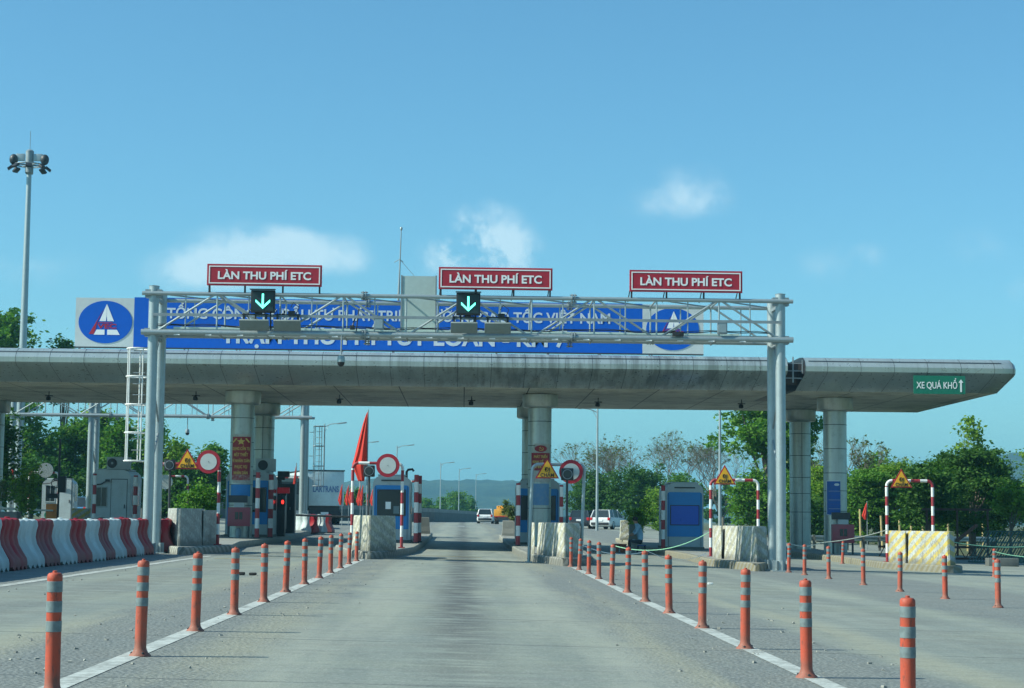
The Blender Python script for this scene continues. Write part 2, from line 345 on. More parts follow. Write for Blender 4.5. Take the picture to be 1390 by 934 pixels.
def mat_road():
    m, t, p = newmat('worn_concrete_road'); g = G(t)
    x, y, z = g.xyz()
    big = g.noise(.16, 5, .6); mid = g.noise(1.1, 7, .62); fine = g.noise(38, 5, .7)
    streak = g.noise(1.0, 6, .6, sc=(1.3, .10, 1)); cross = g.noise(1.0, 6, .65, sc=(.35, 4.5, 1))
    grit = g.noise(90, 2, .6)
    c = g.mix(g.ramp(streak, .3, .7), (.178, .205, .182), (.275, .298, .25))
    c = g.mix(g.m('MULTIPLY', g.ramp(mid, .4, .72), .45), c, (.165, .195, .175))
    c = g.mix(g.m('MULTIPLY', g.ramp(cross, .44, .68), .6), c, (.16, .172, .155))
    scr = g.noise(1.0, 5, .7, sc=(1.2, 22, 1)); c = g.mix(g.m('MULTIPLY', g.ramp(scr, .5, .72), .45), c, (.13, .14, .128)); c = g.mix(g.m('MULTIPLY', g.ramp(scr, .28, .45, 1, 0), .25), c, (.40, .41, .36))
    c = g.mix(g.m('MULTIPLY', g.ramp(big, .42, .66), .35), c, (.31, .325, .23))
    # coarse darker shoulders beside the rows of bollards
    def near(x0, wid, soft):
        d = g.m('ABSOLUTE', g.m('SUBTRACT', x, x0)); d = g.m('ADD', d, g.m('MULTIPLY', g.m('SUBTRACT', mid, .5), .9))
        return g.ramp(d, wid, wid+soft, 1, 0)
    sh = g.m('MAXIMUM', g.m('MAXIMUM', near(-2.75, .85, .5), near(2.6, .85, .5)), g.m('MAXIMUM', near(8.9, 1.5, .8), near(-7.4, .7, .5)))
    vor = g.n('ShaderNodeTexVoronoi'); vor.inputs['Scale'].default_value = 26; g.l(g.tc.outputs['Object'], vor.inputs['Vector'])
    peb = g.mix(g.ramp(vor.outputs['Distance'], .1, .6), (.26, .28, .27), (.12, .13, .125))
    c = g.mix(g.m('MULTIPLY', sh, .75), c, peb)
    # oil drip line and tyre polish in each lane
    def strip(x0, wid, soft, amt, col, n, lo, hi):
        d = g.m('ABSOLUTE', g.m('SUBTRACT', g.m('ADD', x, g.m('MULTIPLY', g.m('SUBTRACT', big, .5), .5)), x0))
        return g.m('MULTIPLY', g.m('MULTIPLY', g.ramp(d, wid, wid+soft, 1, 0), g.ramp(n, lo, hi)), amt)
    far = g.ramp(y, 10, 24, .25, 1)
    c = g.mix(g.m('MULTIPLY', strip(-.02, .02, .55, .95, None, g.m('ADD', mid, g.m('MULTIPLY', g.m('SUBTRACT', cross, .5), 1.3)), .3, .55), far), c, (.065, .07, .068))
    c = g.mix(strip(-5.2, .2, .6, .35, None, mid, .3, .6), c, (.11, .11, .10))
    c = g.mix(strip(5.6, .2, .7, .30, None, mid, .3, .6), c, (.12, .125, .115))
    for x0 in (-1.2, 1.25): c = g.mix(strip(x0, .15, .55, .35, None, streak, .3, .6), c, (.34, .345, .28))
    for x0 in (-1.95, 1.95, -3.8, 4.1): c = g.mix(strip(x0, .05, .45, .5, None, streak, .35, .6), c, (.31, .30, .205))
    # slab joints every 4.4 m and a long joint
    fy = g.m('ABSOLUTE', g.m('SUBTRACT', g.m('FRACT', g.m('DIVIDE', g.m('ADD', y, g.m('ADD', .3, g.m('MULTIPLY', mid, .05))), 4.4)), .5))
    jn = g.m('MULTIPLY', g.ramp(fy, .4935, .4965), g.ramp(g.noise(.8, 3), .30, .56, .25, .95))
    c = g.mix(jn, c, (.05, .055, .055))
    # hairline cracks
    v2 = g.n('ShaderNodeTexVoronoi'); v2.feature = 'DISTANCE_TO_EDGE'; v2.inputs['Scale'].default_value = .23
    wv = g.n('ShaderNodeVectorMath'); wv.operation = 'ADD'; g.l(g.tc.outputs['Object'], wv.inputs[0])
    nzv = g.n('ShaderNodeTexNoise'); nzv.inputs['Scale'].default_value = 1.3; nzv.inputs['Detail'].default_value = 6; g.l(g.tc.outputs['Object'], nzv.inputs['Vector'])
    g.l(nzv.outputs['Color'], wv.inputs[1]); g.l(wv.outputs[0], v2.inputs['Vector'])
    cr = g.m('MULTIPLY', g.ramp(v2.outputs['Distance'], .0015, .006, 1, 0), g.ramp(g.noise(.3, 3), .5, .65))
    c = g.mix(g.m('MULTIPLY', cr, .5), c, (.06, .065, .065))
    blot = g.noise(5.5, 7, .72); c = g.mix(g.m('MULTIPLY', g.ramp(blot, .5, .7), .35), c, (.10, .115, .105)); c = g.mix(g.m('MULTIPLY', g.ramp(blot, .26, .42, 1, 0), .25), c, (.40, .42, .34))
    # speckle
    c = g.mix(g.m('MULTIPLY', g.ramp(fine, .50, .64), .42), c, (.42, .43, .40)); c = g.mix(g.m('MULTIPLY', g.ramp(grit, .54, .66), .5), c, (.08, .085, .08))
    g.l(c, p.inputs['Base Color']); g.l(g.ramp(mid, .3, .7, .68, .9), p.inputs['Roughness'])
    h = g.m('ADD', fine, g.m('ADD', g.m('MULTIPLY', vor.outputs['Distance'], g.m('MULTIPLY', sh, 1.4)), g.m('MULTIPLY', cross, .5)))
    g.bump(p, h, .55, .012)
    return m
M['road'] = mat_road()
def mat_line(name, col, wear=.5):
    m, t, p = newmat(name); g = G(t)
    n = g.noise(9, 8, .75); n2 = g.noise(1.2, 4)
    w_ = g.ramp(g.m('ADD', g.m('MULTIPLY', n, .7), g.m('MULTIPLY', n2, .3)), .60-.2*wear, .66)
    c = g.mix(w_, col, (.20, .21, .19)); c = g.mix(g.m('MULTIPLY', g.ramp(g.noise(60, 3), .5, .7), .3), c, (.14, .14, .13))
    g.l(c, p.inputs['Base Color']); p.inputs['Roughness'].default_value = .8; g.bump(p, n, .3, .006); return m
M['linewhite'] = mat_line('worn_white_line', (.50, .53, .50), .95); M['lineyellow'] = mat_line('worn_yellow_line', (.48, .38, .12), .85)
def mat_ground():
    m, t, p = newmat('dry_grass_ground'); g = G(t)
    n1 = g.noise(.05, 6); n2 = g.noise(1.5, 8, .7); n3 = g.noise(12, 6, .7)
    c = g.mix(g.ramp(n1, .35, .65), (.06, .085, .03), (.12, .11, .06)); c = g.mix(g.ramp(n2, .4, .7), c, (.05, .08, .025)); c = g.mix(g.m('MULTIPLY', g.ramp(n3, .5, .7), .4), c, (.18, .17, .10))
    g.l(c, p.inputs['Base Color']); p.inputs['Roughness'].default_value = .95; g.bump(p, n3, .8, .05); return m
M['ground'] = mat_ground()
def mat_hill():
    m, t, p = newmat('forest_hill'); g = G(t)
    n1 = g.noise(.012, 8, .6); n2 = g.noise(.08, 8, .75)
    c = g.mix(g.ramp(n1, .35, .65), (.012, .03, .012), (.07, .11, .04)); c = g.mix(g.ramp(n2, .42, .6), c, (.008, .022, .01))
    g.l(c, p.inputs['Base Color']); p.inputs['Roughness'].default_value = .95; g.bump(p, n2, 1, 6); return m
M['hill'] = mat_hill()
def mat_leaf(name, a, b, tr=.25):
    m, t, p = newmat(name); g = G(t)
    geo = g.n('ShaderNodeNewGeometry')
    c = g.mix(geo.outputs['Random Per Island'], a, b)
    c = g.mix(g.m('MULTIPLY', g.ramp(g.noise(.7, 3), .4, .65), .5), c, tuple(v*.6 for v in a))
    g.l(c, p.inputs['Base Color']); p.inputs['Roughness'].default_value = .7; p.inputs['Specular IOR Level'].default_value = .15
    tl = g.n('ShaderNodeBsdfTranslucent'); g.l(g.mix(1., c, (1.1, 1.5, .5), 'MULTIPLY'), tl.inputs[0])
    mx = g.n('ShaderNodeMixShader'); mx.inputs[0].default_value = tr
    o = [q for q in t.nodes if q.type == 'OUTPUT_MATERIAL'][0]
    g.l(p.outputs[0], mx.inputs[1]); g.l(tl.outputs[0], mx.inputs[2]); g.l(mx.outputs[0], o.inputs[0]); return m
M['leaf'] = mat_leaf('green_leaves', (.06, .17, .02), (.15, .28, .04), .3)
M['leafdark'] = mat_leaf('dark_leaves', (.035, .11, .02), (.08, .17, .032), .25)
M['leafbright'] = mat_leaf('yellow_green_leaves', (.11, .23, .022), (.23, .34, .045), .32)
M['leafpale'] = mat_leaf('olive_leaves', (.09, .14, .05), (.17, .20, .08))

def mat_canopy():
    m, t, p = newmat('aluminium_panel'); g = G(t); x, y, z = g.xyz()
    st = g.noise(1.0, 6, .65, sc=(2.6, .5, .28)); st2 = g.noise(1.0, 5, .6, sc=(7.0, .6, .22)); big = g.noise(.12, 3); fine = g.noise(6, 5)
    # streaks of dirt gather towards the right of the banner, stronger in the middle stretch
    zone = g.m('MULTIPLY', g.ramp(x, -6, 3), g.ramp(x, 9.5, 12.5, 1, 0))
    amt = g.m('ADD', .09, g.m('MULTIPLY', zone, .36))
    pan = g.n('ShaderNodeTexWhiteNoise'); pan.noise_dimensions = '1D'; g.l(g.m('FLOOR', g.m('DIVIDE', g.m('ADD', x, .6), 1.23)), pan.inputs['W'])
    c = g.mix(g.m('MULTIPLY', pan.outputs['Value'], .3), (.54, .62, .60), (.48, .56, .54))
    c = g.mix(g.m('MULTIPLY', g.ramp(st, .42, .62), amt), c, (.07, .07, .06)); c = g.mix(g.m('MULTIPLY', g.ramp(st2, .52, .68), g.m('MULTIPLY', amt, .8)), c, (.04, .042, .04))
    c = g.mix(g.m('MULTIPLY', g.ramp(fine, .45, .7), .06), c, (.22, .22, .2))
    g.l(c, p.inputs['Base Color']); p.inputs['Metallic'].default_value = .62; g.l(g.ramp(fine, .3, .7, .27, .34), p.inputs['Roughness']); return m
M['canopy'] = mat_canopy()
def mat_soffit():
    m, t, p = newmat('soffit_panels'); g = G(t)
    br = g.n('ShaderNodeTexBrick'); br.offset = 0; br.inputs['Scale'].default_value = 1; br.inputs['Brick Width'].default_value = 2.45; br.inputs['Row Height'].default_value = .24
    br.inputs['Mortar Size'].default_value = .022; br.inputs['Color1'].default_value = (.72, .72, .60, 1); br.inputs['Color2'].default_value = (.58, .585, .49, 1); br.inputs['Mortar'].default_value = (.03, .03, .03, 1)
    g.l(g.tc.outputs['Object'], br.inputs['Vector'])
    c = g.mix(g.m('MULTIPLY', g.ramp(g.noise(.9, 6, .65), .42, .7), .55), br.outputs[0], (.09, .085, .07))
    g.l(c, p.inputs['Base Color']); p.inputs['Roughness'].default_value = .6; p.inputs['Metallic'].default_value = .1; return m
M['soffit'] = mat_soffit()
def mat_column():
    m, t, p = newmat('column_cladding'); g = G(t)
    st = g.noise(1, 6, .65, sc=(5, 5, .35)); fine = g.noise(5, 5)
    c = g.mix(g.m('MULTIPLY', g.ramp(st, .4, .7), .4), (.42, .47, .45), (.24, .26, .25)); c = g.mix(g.m('MULTIPLY', g.ramp(fine, .5, .7), .2), c, (.12, .12, .1))
    g.l(c, p.inputs['Base Color']); p.inputs['Metallic'].default_value = .5; p.inputs['Roughness'].default_value = .36; return m
M['column'] = mat_column()

# ------------------------------------------------------------------ text
def text(body, x0, x1, z0, cap, y, mat, parent, name='lettering', bold=.022, tracking=1.0, depth=.006, align='fit'):
    cu = bpy.data.curves.new('t', 'FONT'); cu.body = body; cu.size = 1; cu.offset = bold; cu.extrude = 0; cu.space_character = tracking; cu.resolution_u = 4
    ob = bpy.data.objects.new('t', cu); COL.objects.link(ob)
    dg = bpy.context.evaluated_depsgraph_get(); me = bpy.data.meshes.new_from_object(ob.evaluated_get(dg))
    bpy.data.objects.remove(ob); bpy.data.curves.remove(cu)
    co = np.zeros(len(me.vertices)*3, 'f'); me.vertices.foreach_get('co', co); co = co.reshape(-1, 3)
    a, b = co[:, 0].min(), co[:, 0].max(); sx = (x1-x0)/(b-a); szz = cap/.73
    new = np.zeros_like(co); new[:, 0] = (co[:, 0]-a)*sx+x0; new[:, 1] = y-.003; new[:, 2] = co[:, 1]*szz+z0
    me.vertices.foreach_set('co', new.ravel()); me.name = name
    # give the letters a little thickness
    bm = bmesh.new(); bm.from_mesh(me); r = bmesh.ops.extrude_face_region(bm, geom=bm.faces[:])
    for q in r['geom']:
        if isinstance(q, bmesh.types.BMVert): q.co.y -= depth
    bmesh.ops.recalc_face_normals(bm, faces=bm.faces[:]); bm.to_mesh(me); bm.free()
    me.polygons.foreach_set('use_smooth', [False]*len(me.polygons))
    me.materials.clear(); me.materials.append(mat)
    o = bpy.data.objects.new(name, me); COL.objects.link(o); o.parent = parent; return o
def wrap(o, cx, cy, r):      # bend a flat part round a column of radius r
    for q in o.data.vertices:
        a = (q.co.x-cx)/r; rr = r + (cy - r - q.co.y)
        q.co.x = cx + rr*math.sin(a); q.co.y = cy - rr*math.cos(a)
    o.data.update()

# ------------------------------------------------------------------ setting: ground, road, lines, islands
def sheet(name, xs, ys, dz, mat, label=None):
    v = [(x, y, gz(x, y)+dz) for y in ys for x in xs]; n = len(xs)
    f = [(j*n+i, j*n+i+1, (j+1)*n+i+1, (j+1)*n+i) for j in range(len(ys)-1) for i in range(n-1)]
    me = bpy.data.meshes.new(name); me.from_pydata(v, [], f); me.materials.append(mat)
    o = bpy.data.objects.new(name, me); COL.objects.link(o); o['kind'] = 'structure'; return o
YS = [-30, 75, 90, 105, 125, 150, 200, 260, 350]
sheet('ground', [-4000, -800, -22, 0, 22, 800, 4000], [-300] + YS + [1000, 4500], -.16, M['ground'])
sheet('road', [-26, -22, 0, 22, 23], YS, 0, M['road'])
def strip(name, pts, wd, mat, dz=.004):       # painted line along a polyline
    mb = MB()
    for (xa, ya), (xb, yb) in zip(pts, pts[1:]):
        d = Vector((xb-xa, yb-ya)).normalized(); nx, ny = -d.y*wd/2, d.x*wd/2; b = len(mb.v)
        for px, py in ((xa-nx, ya-ny), (xb-nx, yb-ny), (xb+nx, yb+ny), (xa+nx, ya+ny)): mb.v.append((px, py, gz(px, py)+dz))
        mb.face((b, b+1, b+2, b+3))
    o = mb.build(name, mat, smooth=False); o['kind'] = 'structure'; return o
strip('edge_line', [(-2.60, 5), (-2.62, 30), (-2.68, 49.5)], .17, M['linewhite'])
strip('edge_line', [(2.72, 5), (2.74, 30), (2.86, 47.5)], .17, M['linewhite'])
strip('edge_line', [(-6.66, 5), (-6.66, 44), (-6.62, 49)], .17, M['linewhite'])
strip('road_marking', [(-2.0, 52.6), (1.3, 52.9)], .25, M['lineyellow'])
strip('road_marking', [(-1.4, 56.6), (.6, 56.6)], .25, M['lineyellow'])
strip('road_marking', [(-6.2, 46.5), (-4.9, 46.5)], .25, M['lineyellow'])
strip('road_marking', [(-6.2, 50), (-4.3, 50)], .25, M['lineyellow'])
strip('road_arrow', [(-.9, 131), (1.4, 131)], 2.2, M['linewhite'])
strip('road_arrow', [(-.1, 133), (-.1, 139)], .5, M['linewhite'], .008)
def island(stations, matk, label):
    ys = sorted(set([s[0] for s in stations] + [75]))
    def at(y):
        for a, b in zip(stations, stations[1:]):
            if a[0] <= y <= b[0]:
                t = (y-a[0])/(b[0]-a[0]); return a[1]+(b[1]-a[1])*t, a[2]+(b[2]-a[2])*t
        return stations[-1][1:]
    t = thing('kerbed_island', label, 'traffic island', (0, 0, 0), 0, 'toll lane islands')
    top = MB(); kb = MB(); L = []; Rr = []
    for y in ys:
        xl, xr = at(y); L.append((xl, y)); Rr.append((xr, y))
    n = len(ys)
    for y, (xl, _), (xr, _) in zip(ys, L, Rr):
        top.v += [(xl+.16, y, gz(xl, y)+IS), (xr-.16, y, gz(xr, y)+IS)]
    for i in range(n-1): top.face((2*i, 2*i+1, 2*i+3, 2*i+2))
    top.build('island_top', M['concrete'], t, False)
    ring = L + Rr[::-1]; ring_in = [(x+.16, y) for x, y in L] + [(x-.16, y) for x, y in Rr[::-1]]; m_ = len(ring)
    for (x, y), (xi, yi) in zip(ring, ring_in):
        yy = yi + (.16 if y == ys[0] else 0)
        kb.v += [(x, y, gz(x, y)-.12), (x, y, gz(x, y)+IS-.03), (x*.8+xi*.2, y, gz(x, y)+IS+.004), (xi, yy, gz(x, y)+IS+.004)]
    for i in range(m_):
        j = (i+1) % m_
        for k in range(3): kb.face((4*i+k, 4*i+k+1, 4*j+k+1, 4*j+k))
    kb.build('kerb', M[matk], t, False); return t
island([(50.2, -2.58, -2.48), (52.3, -3.2, -2.1), (57.4, -3.8, -1.72), (60, -4.1, -1.55), (93, -4.2, -1.5)], 'kerbpaint', 'narrow kerbed island between the two middle lanes under the single blue booth')
island([(48.4, 2.64, 2.76), (50, 2.42, 3.4), (53.2, 1.97, 3.75), (62, 1.85, 4.15), (93, 1.85, 4.15)], 'kerbpaint', 'kerbed island right of the centre lane, below the poster column and grey pipe hoop')
island([(49.3, -7.5, -7.35), (50.7, -8.02, -7.2), (54.6, -9.2, -6.75), (62, -10, -7.4), (97, -10, -7.4)], 'kerbpaint', 'long kerbed island behind the red and white barrier row, carrying the tall red poster column')
island([(48.5, 7.7, 7.8), (49.6, 7.55, 8.12), (53.6, 7.12, 9.1), (62, 7.5, 10), (93, 7.7, 10)], 'kerbyellow', 'kerbed island left of the right gantry posts, carrying the booth with blue film window')
island([(52.7, 13.85, 14.05), (54.2, 13.42, 14.72), (56.5, 12.85, 15.0), (66, 13.4, 15.4), (93, 13.6, 15.8)], 'kerbyellow', 'rightmost kerbed island with yellow and white striped kerb')
island([(58, -15.6, -13.4), (97, -15.7, -13.4)], 'kerbpaint', 'kerbed island under the pale booth with the air conditioner on its roof')
island([(60, -21.4, -19.2), (97, -21.5, -19.2)], 'kerbpaint', 'leftmost kerbed island below the canopy column at the photo edge')

# hills
def hills():
    mb = MB(); X = np.linspace(-1500, 1600, 900); Ds = [1400, 1550, 1680, 1800, 1950, 2150]
    def top(x):
        a = 39*math.exp(-((x+10)/225)**4) + 80/(1+math.exp(-(x-420)/55))
        a += 3.0*mnoise.noise(Vector((x*.02, 3, 0))) + 1.6*mnoise.noise(Vector((x*.07, 5, 0))) + 1.4*mnoise.noise(Vector((x*.2, 5, 0)))
        return max(a, 8)
    prof = [0, .45, .8, 1, .85, .4]
    for j, d in enumerate(Ds):
        for x in X:
            h = top(x)*prof[j] * (1 + (0 if j in (3,) else .18*mnoise.noise(Vector((x*.012, d*.012, 1)))))
            mb.v.append((x*d/1800, d, h if j not in (0,) else -2))
    n = len(X)
    for j in range(len(Ds)-1):
        for i in range(n-1): mb.face((j*n+i, j*n+i+1, (j+1)*n+i+1, (j+1)*n+i))
    o = mb.build('hills', M['hill']); o['kind'] = 'structure'
hills()
def haze():
    mb = MB(); mb.span(-4300, 4300, -320, 4700, -3, 130)
    m = bpy.data.materials.new('haze_air'); m.use_nodes = True; t = m.node_tree; t.nodes.clear()
    o = t.nodes.new('ShaderNodeOutputMaterial'); v = t.nodes.new('ShaderNodeVolumePrincipled'); t.links.new(v.outputs[0], o.inputs['Volume'])
    v.inputs['Color'].default_value = (.28, .74, 1, 1); v.inputs['Density'].default_value = .00032; v.inputs['Anisotropy'].default_value = .2
    b = mb.build('haze', m, smooth=False); b['kind'] = 'stuff'; b['label'] = 'thin pale blue air that fades the far hills'; b['category'] = 'haze'
haze()

# ------------------------------------------------------------------ toll canopy
def canopy():
    X0, X1 = -31.0, 20.22
    t = thing('toll_canopy', 'long silver panelled toll canopy with rounded edge spanning all lanes on round columns', 'canopy', (0, 66.8, 0))
    oy = 66.8
    def prof(k=0):
        front = [(67.95, 7.25), (67.35, 7.20), (66.98, 7.05), (66.82, 6.84), (66.84, 6.66), (67.02, 6.56)]
        if k: front = [(68.25, 7.10), (68.25, 7.0), (68.25, 6.9), (68.25, 6.8), (68.28, 6.5), (68.4, 6.28)]
        return [(75, 7.26)] + front + [(69.0, 6.08), (75, 6.07), (81.2, 6.06), (83.1, 6.5), (83.35, 6.75), (83.2, 7.0), (82.6, 7.22)]
    rings = []; xs = sorted([x for x in np.arange(X0, X1, 1.23)] + [])
    seq = [(X0, 0)] + [(x, 0) for x in xs[1:] if x < 11.6] + [(11.82, 0), (11.821, 1), (12.46, 1), (12.461, 0)] + [(x, 0) for x in xs if x > 13.0 and x < 20] + [(X1-.1, 0), (X1, 2)]
    mb = MB(); np_ = len(prof())
    for x, k in seq:
        P = prof(1 if k == 1 else 0)
        if k == 2: P = [(75+(y-75)*.994, 6.66+(z-6.66)*.86) for y, z in P]
        for y, z in P: mb.v.append((x, y-oy, z))
    for i in range(len(seq)-1):
        dark = seq[i][1] == 1 or seq[i+1][1] == 1
        for j in range(np_):
            j2 = (j+1) % np_
            mi = 1 if dark and j in range(0, 8) else (2 if j in (7, 8) else 0)
            if dark and seq[i][1] != seq[i+1][1]: mi = 1
            mb.face((i*np_+j, i*np_+j2, (i+1)*np_+j2, (i+1)*np_+j), mi)
    mb.face(list(range(np_)), 0); mb.face([(len(seq)-1)*np_+j for j in range(np_)], 0)
    # joint strips, 4 mm proud of the panels
    for x, k in seq[1:-1]:
        if k: continue
        P = prof()[1:8]
        for a, b in zip(P, P[1:]):
            d = Vector((b[0]-a[0], b[1]-a[1])).normalized(); nn = Vector((d.y, -d.x))
            if nn.x > 0 and a[1] > 6.7 or False: nn = -nn
            if nn.y > 0 and a[1] < 6.6: nn = -nn
            if a[1] >= 7.2: nn = Vector((-.2, .98))
            b0 = len(mb.v)
            for q in (a, b):
                for xx in (x-.007, x+.007): mb.v.append((xx, q[0]-oy+nn.x*.006, q[1]+nn.y*.006))
            mb.face((b0, b0+1, b0+3, b0+2), 3)
    for (xa, xb) in ((X0+.2, 11.7), (12.6, X1-.5)):    # long joint near the top and cable along it
        b0 = len(mb.v)
        for xx in (xa, xb): mb.v += [(xx, 66.965-oy, 7.06), (xx, 66.945-oy, 7.03)]
        mb.face((b0, b0+1, b0+3, b0+2), 3)
    mb.build('roof_shell', [M['canopy'], M['black'], M['soffit'], M['darkmetal']], t)
    fr = MB()
    for z in (7.0, 6.72, 6.45): fr.box(12.14, 67.5-oy, z, .64, .04, .04)
    fr.box(12.1, 67.35-oy, 6.75, .05, .05, .95); fr.box(12.42, 67.2-oy, 6.85, .04, .04, .5)
    fr.build('exposed_frame', M['galv_dull'], t, False)
    for row, (Y, xs_) in enumerate(((72.5, (-20.35, -8.68, 3.0, 14.68)), (81.0-1.3, (-20.35, -8.68, 3.0, 14.72)))):
        Y = 72.5 if row == 0 else 80.3
        for x in xs_:
            z0 = gz(x, Y)+IS-.02; c = MB(); r = .455
            c.lathe([(r, z0), (r, 6.07)], x, Y-oy, 0, 40)
            for zz in (1.6, 2.4, 3.1, 4.05, 5.0):
                c.lathe([(r+.004, zz-.012), (r+.004, zz+.012)], x, Y-oy, 0, 40, m=1)
            for a in ((R(-90), R(30), R(150)) if row else (R(8), R(172), R(90))):
                c.box(x+(r+.001)*math.cos(a), Y-oy+(r+.001)*math.sin(a), (z0+5.5)/2, .02, .01, 5.5-z0, 1, Matrix.Rotation(a+R(90), 3, 'Z'))
            co = c.build('column', [M['column'], M['darkmetal']], t)
            cp = MB(); cp.lathe([(r+.004, 5.52), (r+.2, 5.56), (r+.24, 5.62), (r+.24, 6.05)], x, Y-oy, 0, 40); cp.build('capital', M['column'], co)
    return t
CAN = canopy()
# ceiling lamps hung under the soffit
lx = [(-16.6, 74, 'left of the tall red poster column'), (-10.6, 73, 'above the yellow triangle at the left island'), (-5.0, 74, 'above the left toll lane'), (.3, 74, 'above the centre lane'), (5.4, 74, 'above the lane right of the second poster'), (11.2, 74, 'beside the right gantry posts')]
for X, Y, lab in lx:
    t = thing('ceiling_lamp', 'small dark lamp under the canopy soffit ' + lab, 'lamp', (X, Y, 6.07), 0, 'lamps under the canopy')
    MB().tube([(0, 0, .0), (0, 0, -.16)], .02).box(0, 0, -.17, .3, .04, .04).build('bracket', M['black'], t)
    MB().lathe([(.03, -.18), (.09, -.22), (.1, -.33), (.06, -.36)], -.02, 0, 0, 12).build('lamp_head', M['black'], t)

# banner on the roof
def logo(parent, cx, cz, y, rx, rz):
    e = MB().disc(cx, cz, y-.012, y, rx, rz, 0, 48).build('emblem', M['signblue'], parent, False)
    k = rx/1.0
    w_ = MB(); 
    def poly(pts, m=0): w_.prism([(cx+a*k, cz+b*rz/1.0) for a, b in pts], y-.022, y-.0125, m)
    poly([(.04, .85), (-.22, .04), (.02, .04), (.04, .3)]); poly([(.045, .85), (.05, .3), (.07, .04), (.32, .04)])
    poly([(-.32, -.36), (-.02, -.36), (-.02, -.60), (-.42, -.60)]); poly([(.08, -.36), (.44, -.36), (.55, -.60), (.08, -.60)])
    poly([(-.06, .62), (-.30, .04), (-.36, -.35), (-.42, -.57), (-.60, -.57)], 1)
    poly([(-.28, -.02), (.26, -.02), (.27, -.05), (-.28, -.05)], 1)
    w_.build('road_letter', [M['signwhite'], M['signred']], e, False)
    text('VEC', cx-.3*k, cx+.42*k, cz-.30*rz, .22*rz, y-.013, M['signred'], e, 'emblem_lettering', .03)
def banner():
    t = thing('roof_banner', 'long blue banner with white Vietnamese lettering and round emblems standing on the canopy roof', 'banner', (0, 69, 7.26))
    def sl(x): return 0
    zt, zb = 2.03, .17
    MB().span(-12.4, 6.69, -.05, 0, zb, zt+.02).build('blue_panel', M['signblue'], t, False)
    MB().span(-14.58, -12.402, -.05, 0, zb, zt-.02).build('left_panel', M['bannergrey'], t, False)
    MB().span(6.692, 9.0, -.05, 0, zb, zt).build('right_panel', M['bannergrey'], t, False)
    logo(t, -13.46, 1.10, -.052, 1.0, .80); logo(t, 7.83, 1.10, -.052, 1.0, .80)
    text('TỔNG CÔNG TY ĐẦU TƯ PHÁT TRIỂN ĐƯỜNG CAO TỐC VIỆT NAM', -11.18, 5.47, 1.28, .40, -.052, M['bannerletter'], t, 'lettering', .02)
    text('TRẠM THU PHÍ TÚY LOAN - KM 7', -9.14, 3.85, .385, .62, -.052, M['bannerletter'], t, 'lettering', .03)
    fr = MB(); 
    for x in np.arange(-14.4, 9, 1.95): fr.tube([(x, .03, -.02), (x, .03, zt-.1)], .03); fr.tube([(x, .06, zt-.4), (x, 1.1, -.02)], .025)
    for z in (.3, 1.1, 1.9): fr.tube([(-14.5, .05, z), (8.9, .05, z)], .025)
    fr.build('support_frame', M['galv_dull'], t)
    MB().span(-14.6, 9.0, -.06, .02, zb-.05, zb-.003).build('bottom_rail', M['darkmetal'], t, False)
banner()
# oversize lane sign
t = thing('oversize_lane_sign', 'green sign reading XE QUÁ KHỔ with up arrow on the canopy', 'sign', (16.4, 66.7, 5.87))
MB().span(0, 1.9, -.03, 0, 0, .67).build('sign_board', M['signgreen'], t, False)
MB().span(.2, .24, 0, .35, .2, .6).span(1.66, 1.7, 0, .35, .2, .6).build('bracket', M['darkmetal'], t, False)
text('XE QUÁ KHỔ', .10, 1.60, .20, .25, -.032, M['signwhite'], t, 'lettering', .01)
a = MB().prism([(1.71, .08), (1.77, .08), (1.77, .42), (1.83, .42), (1.74, .54), (1.65, .42), (1.71, .42)], -.04, -.032).build('arrow', M['signwhite'], t, False)

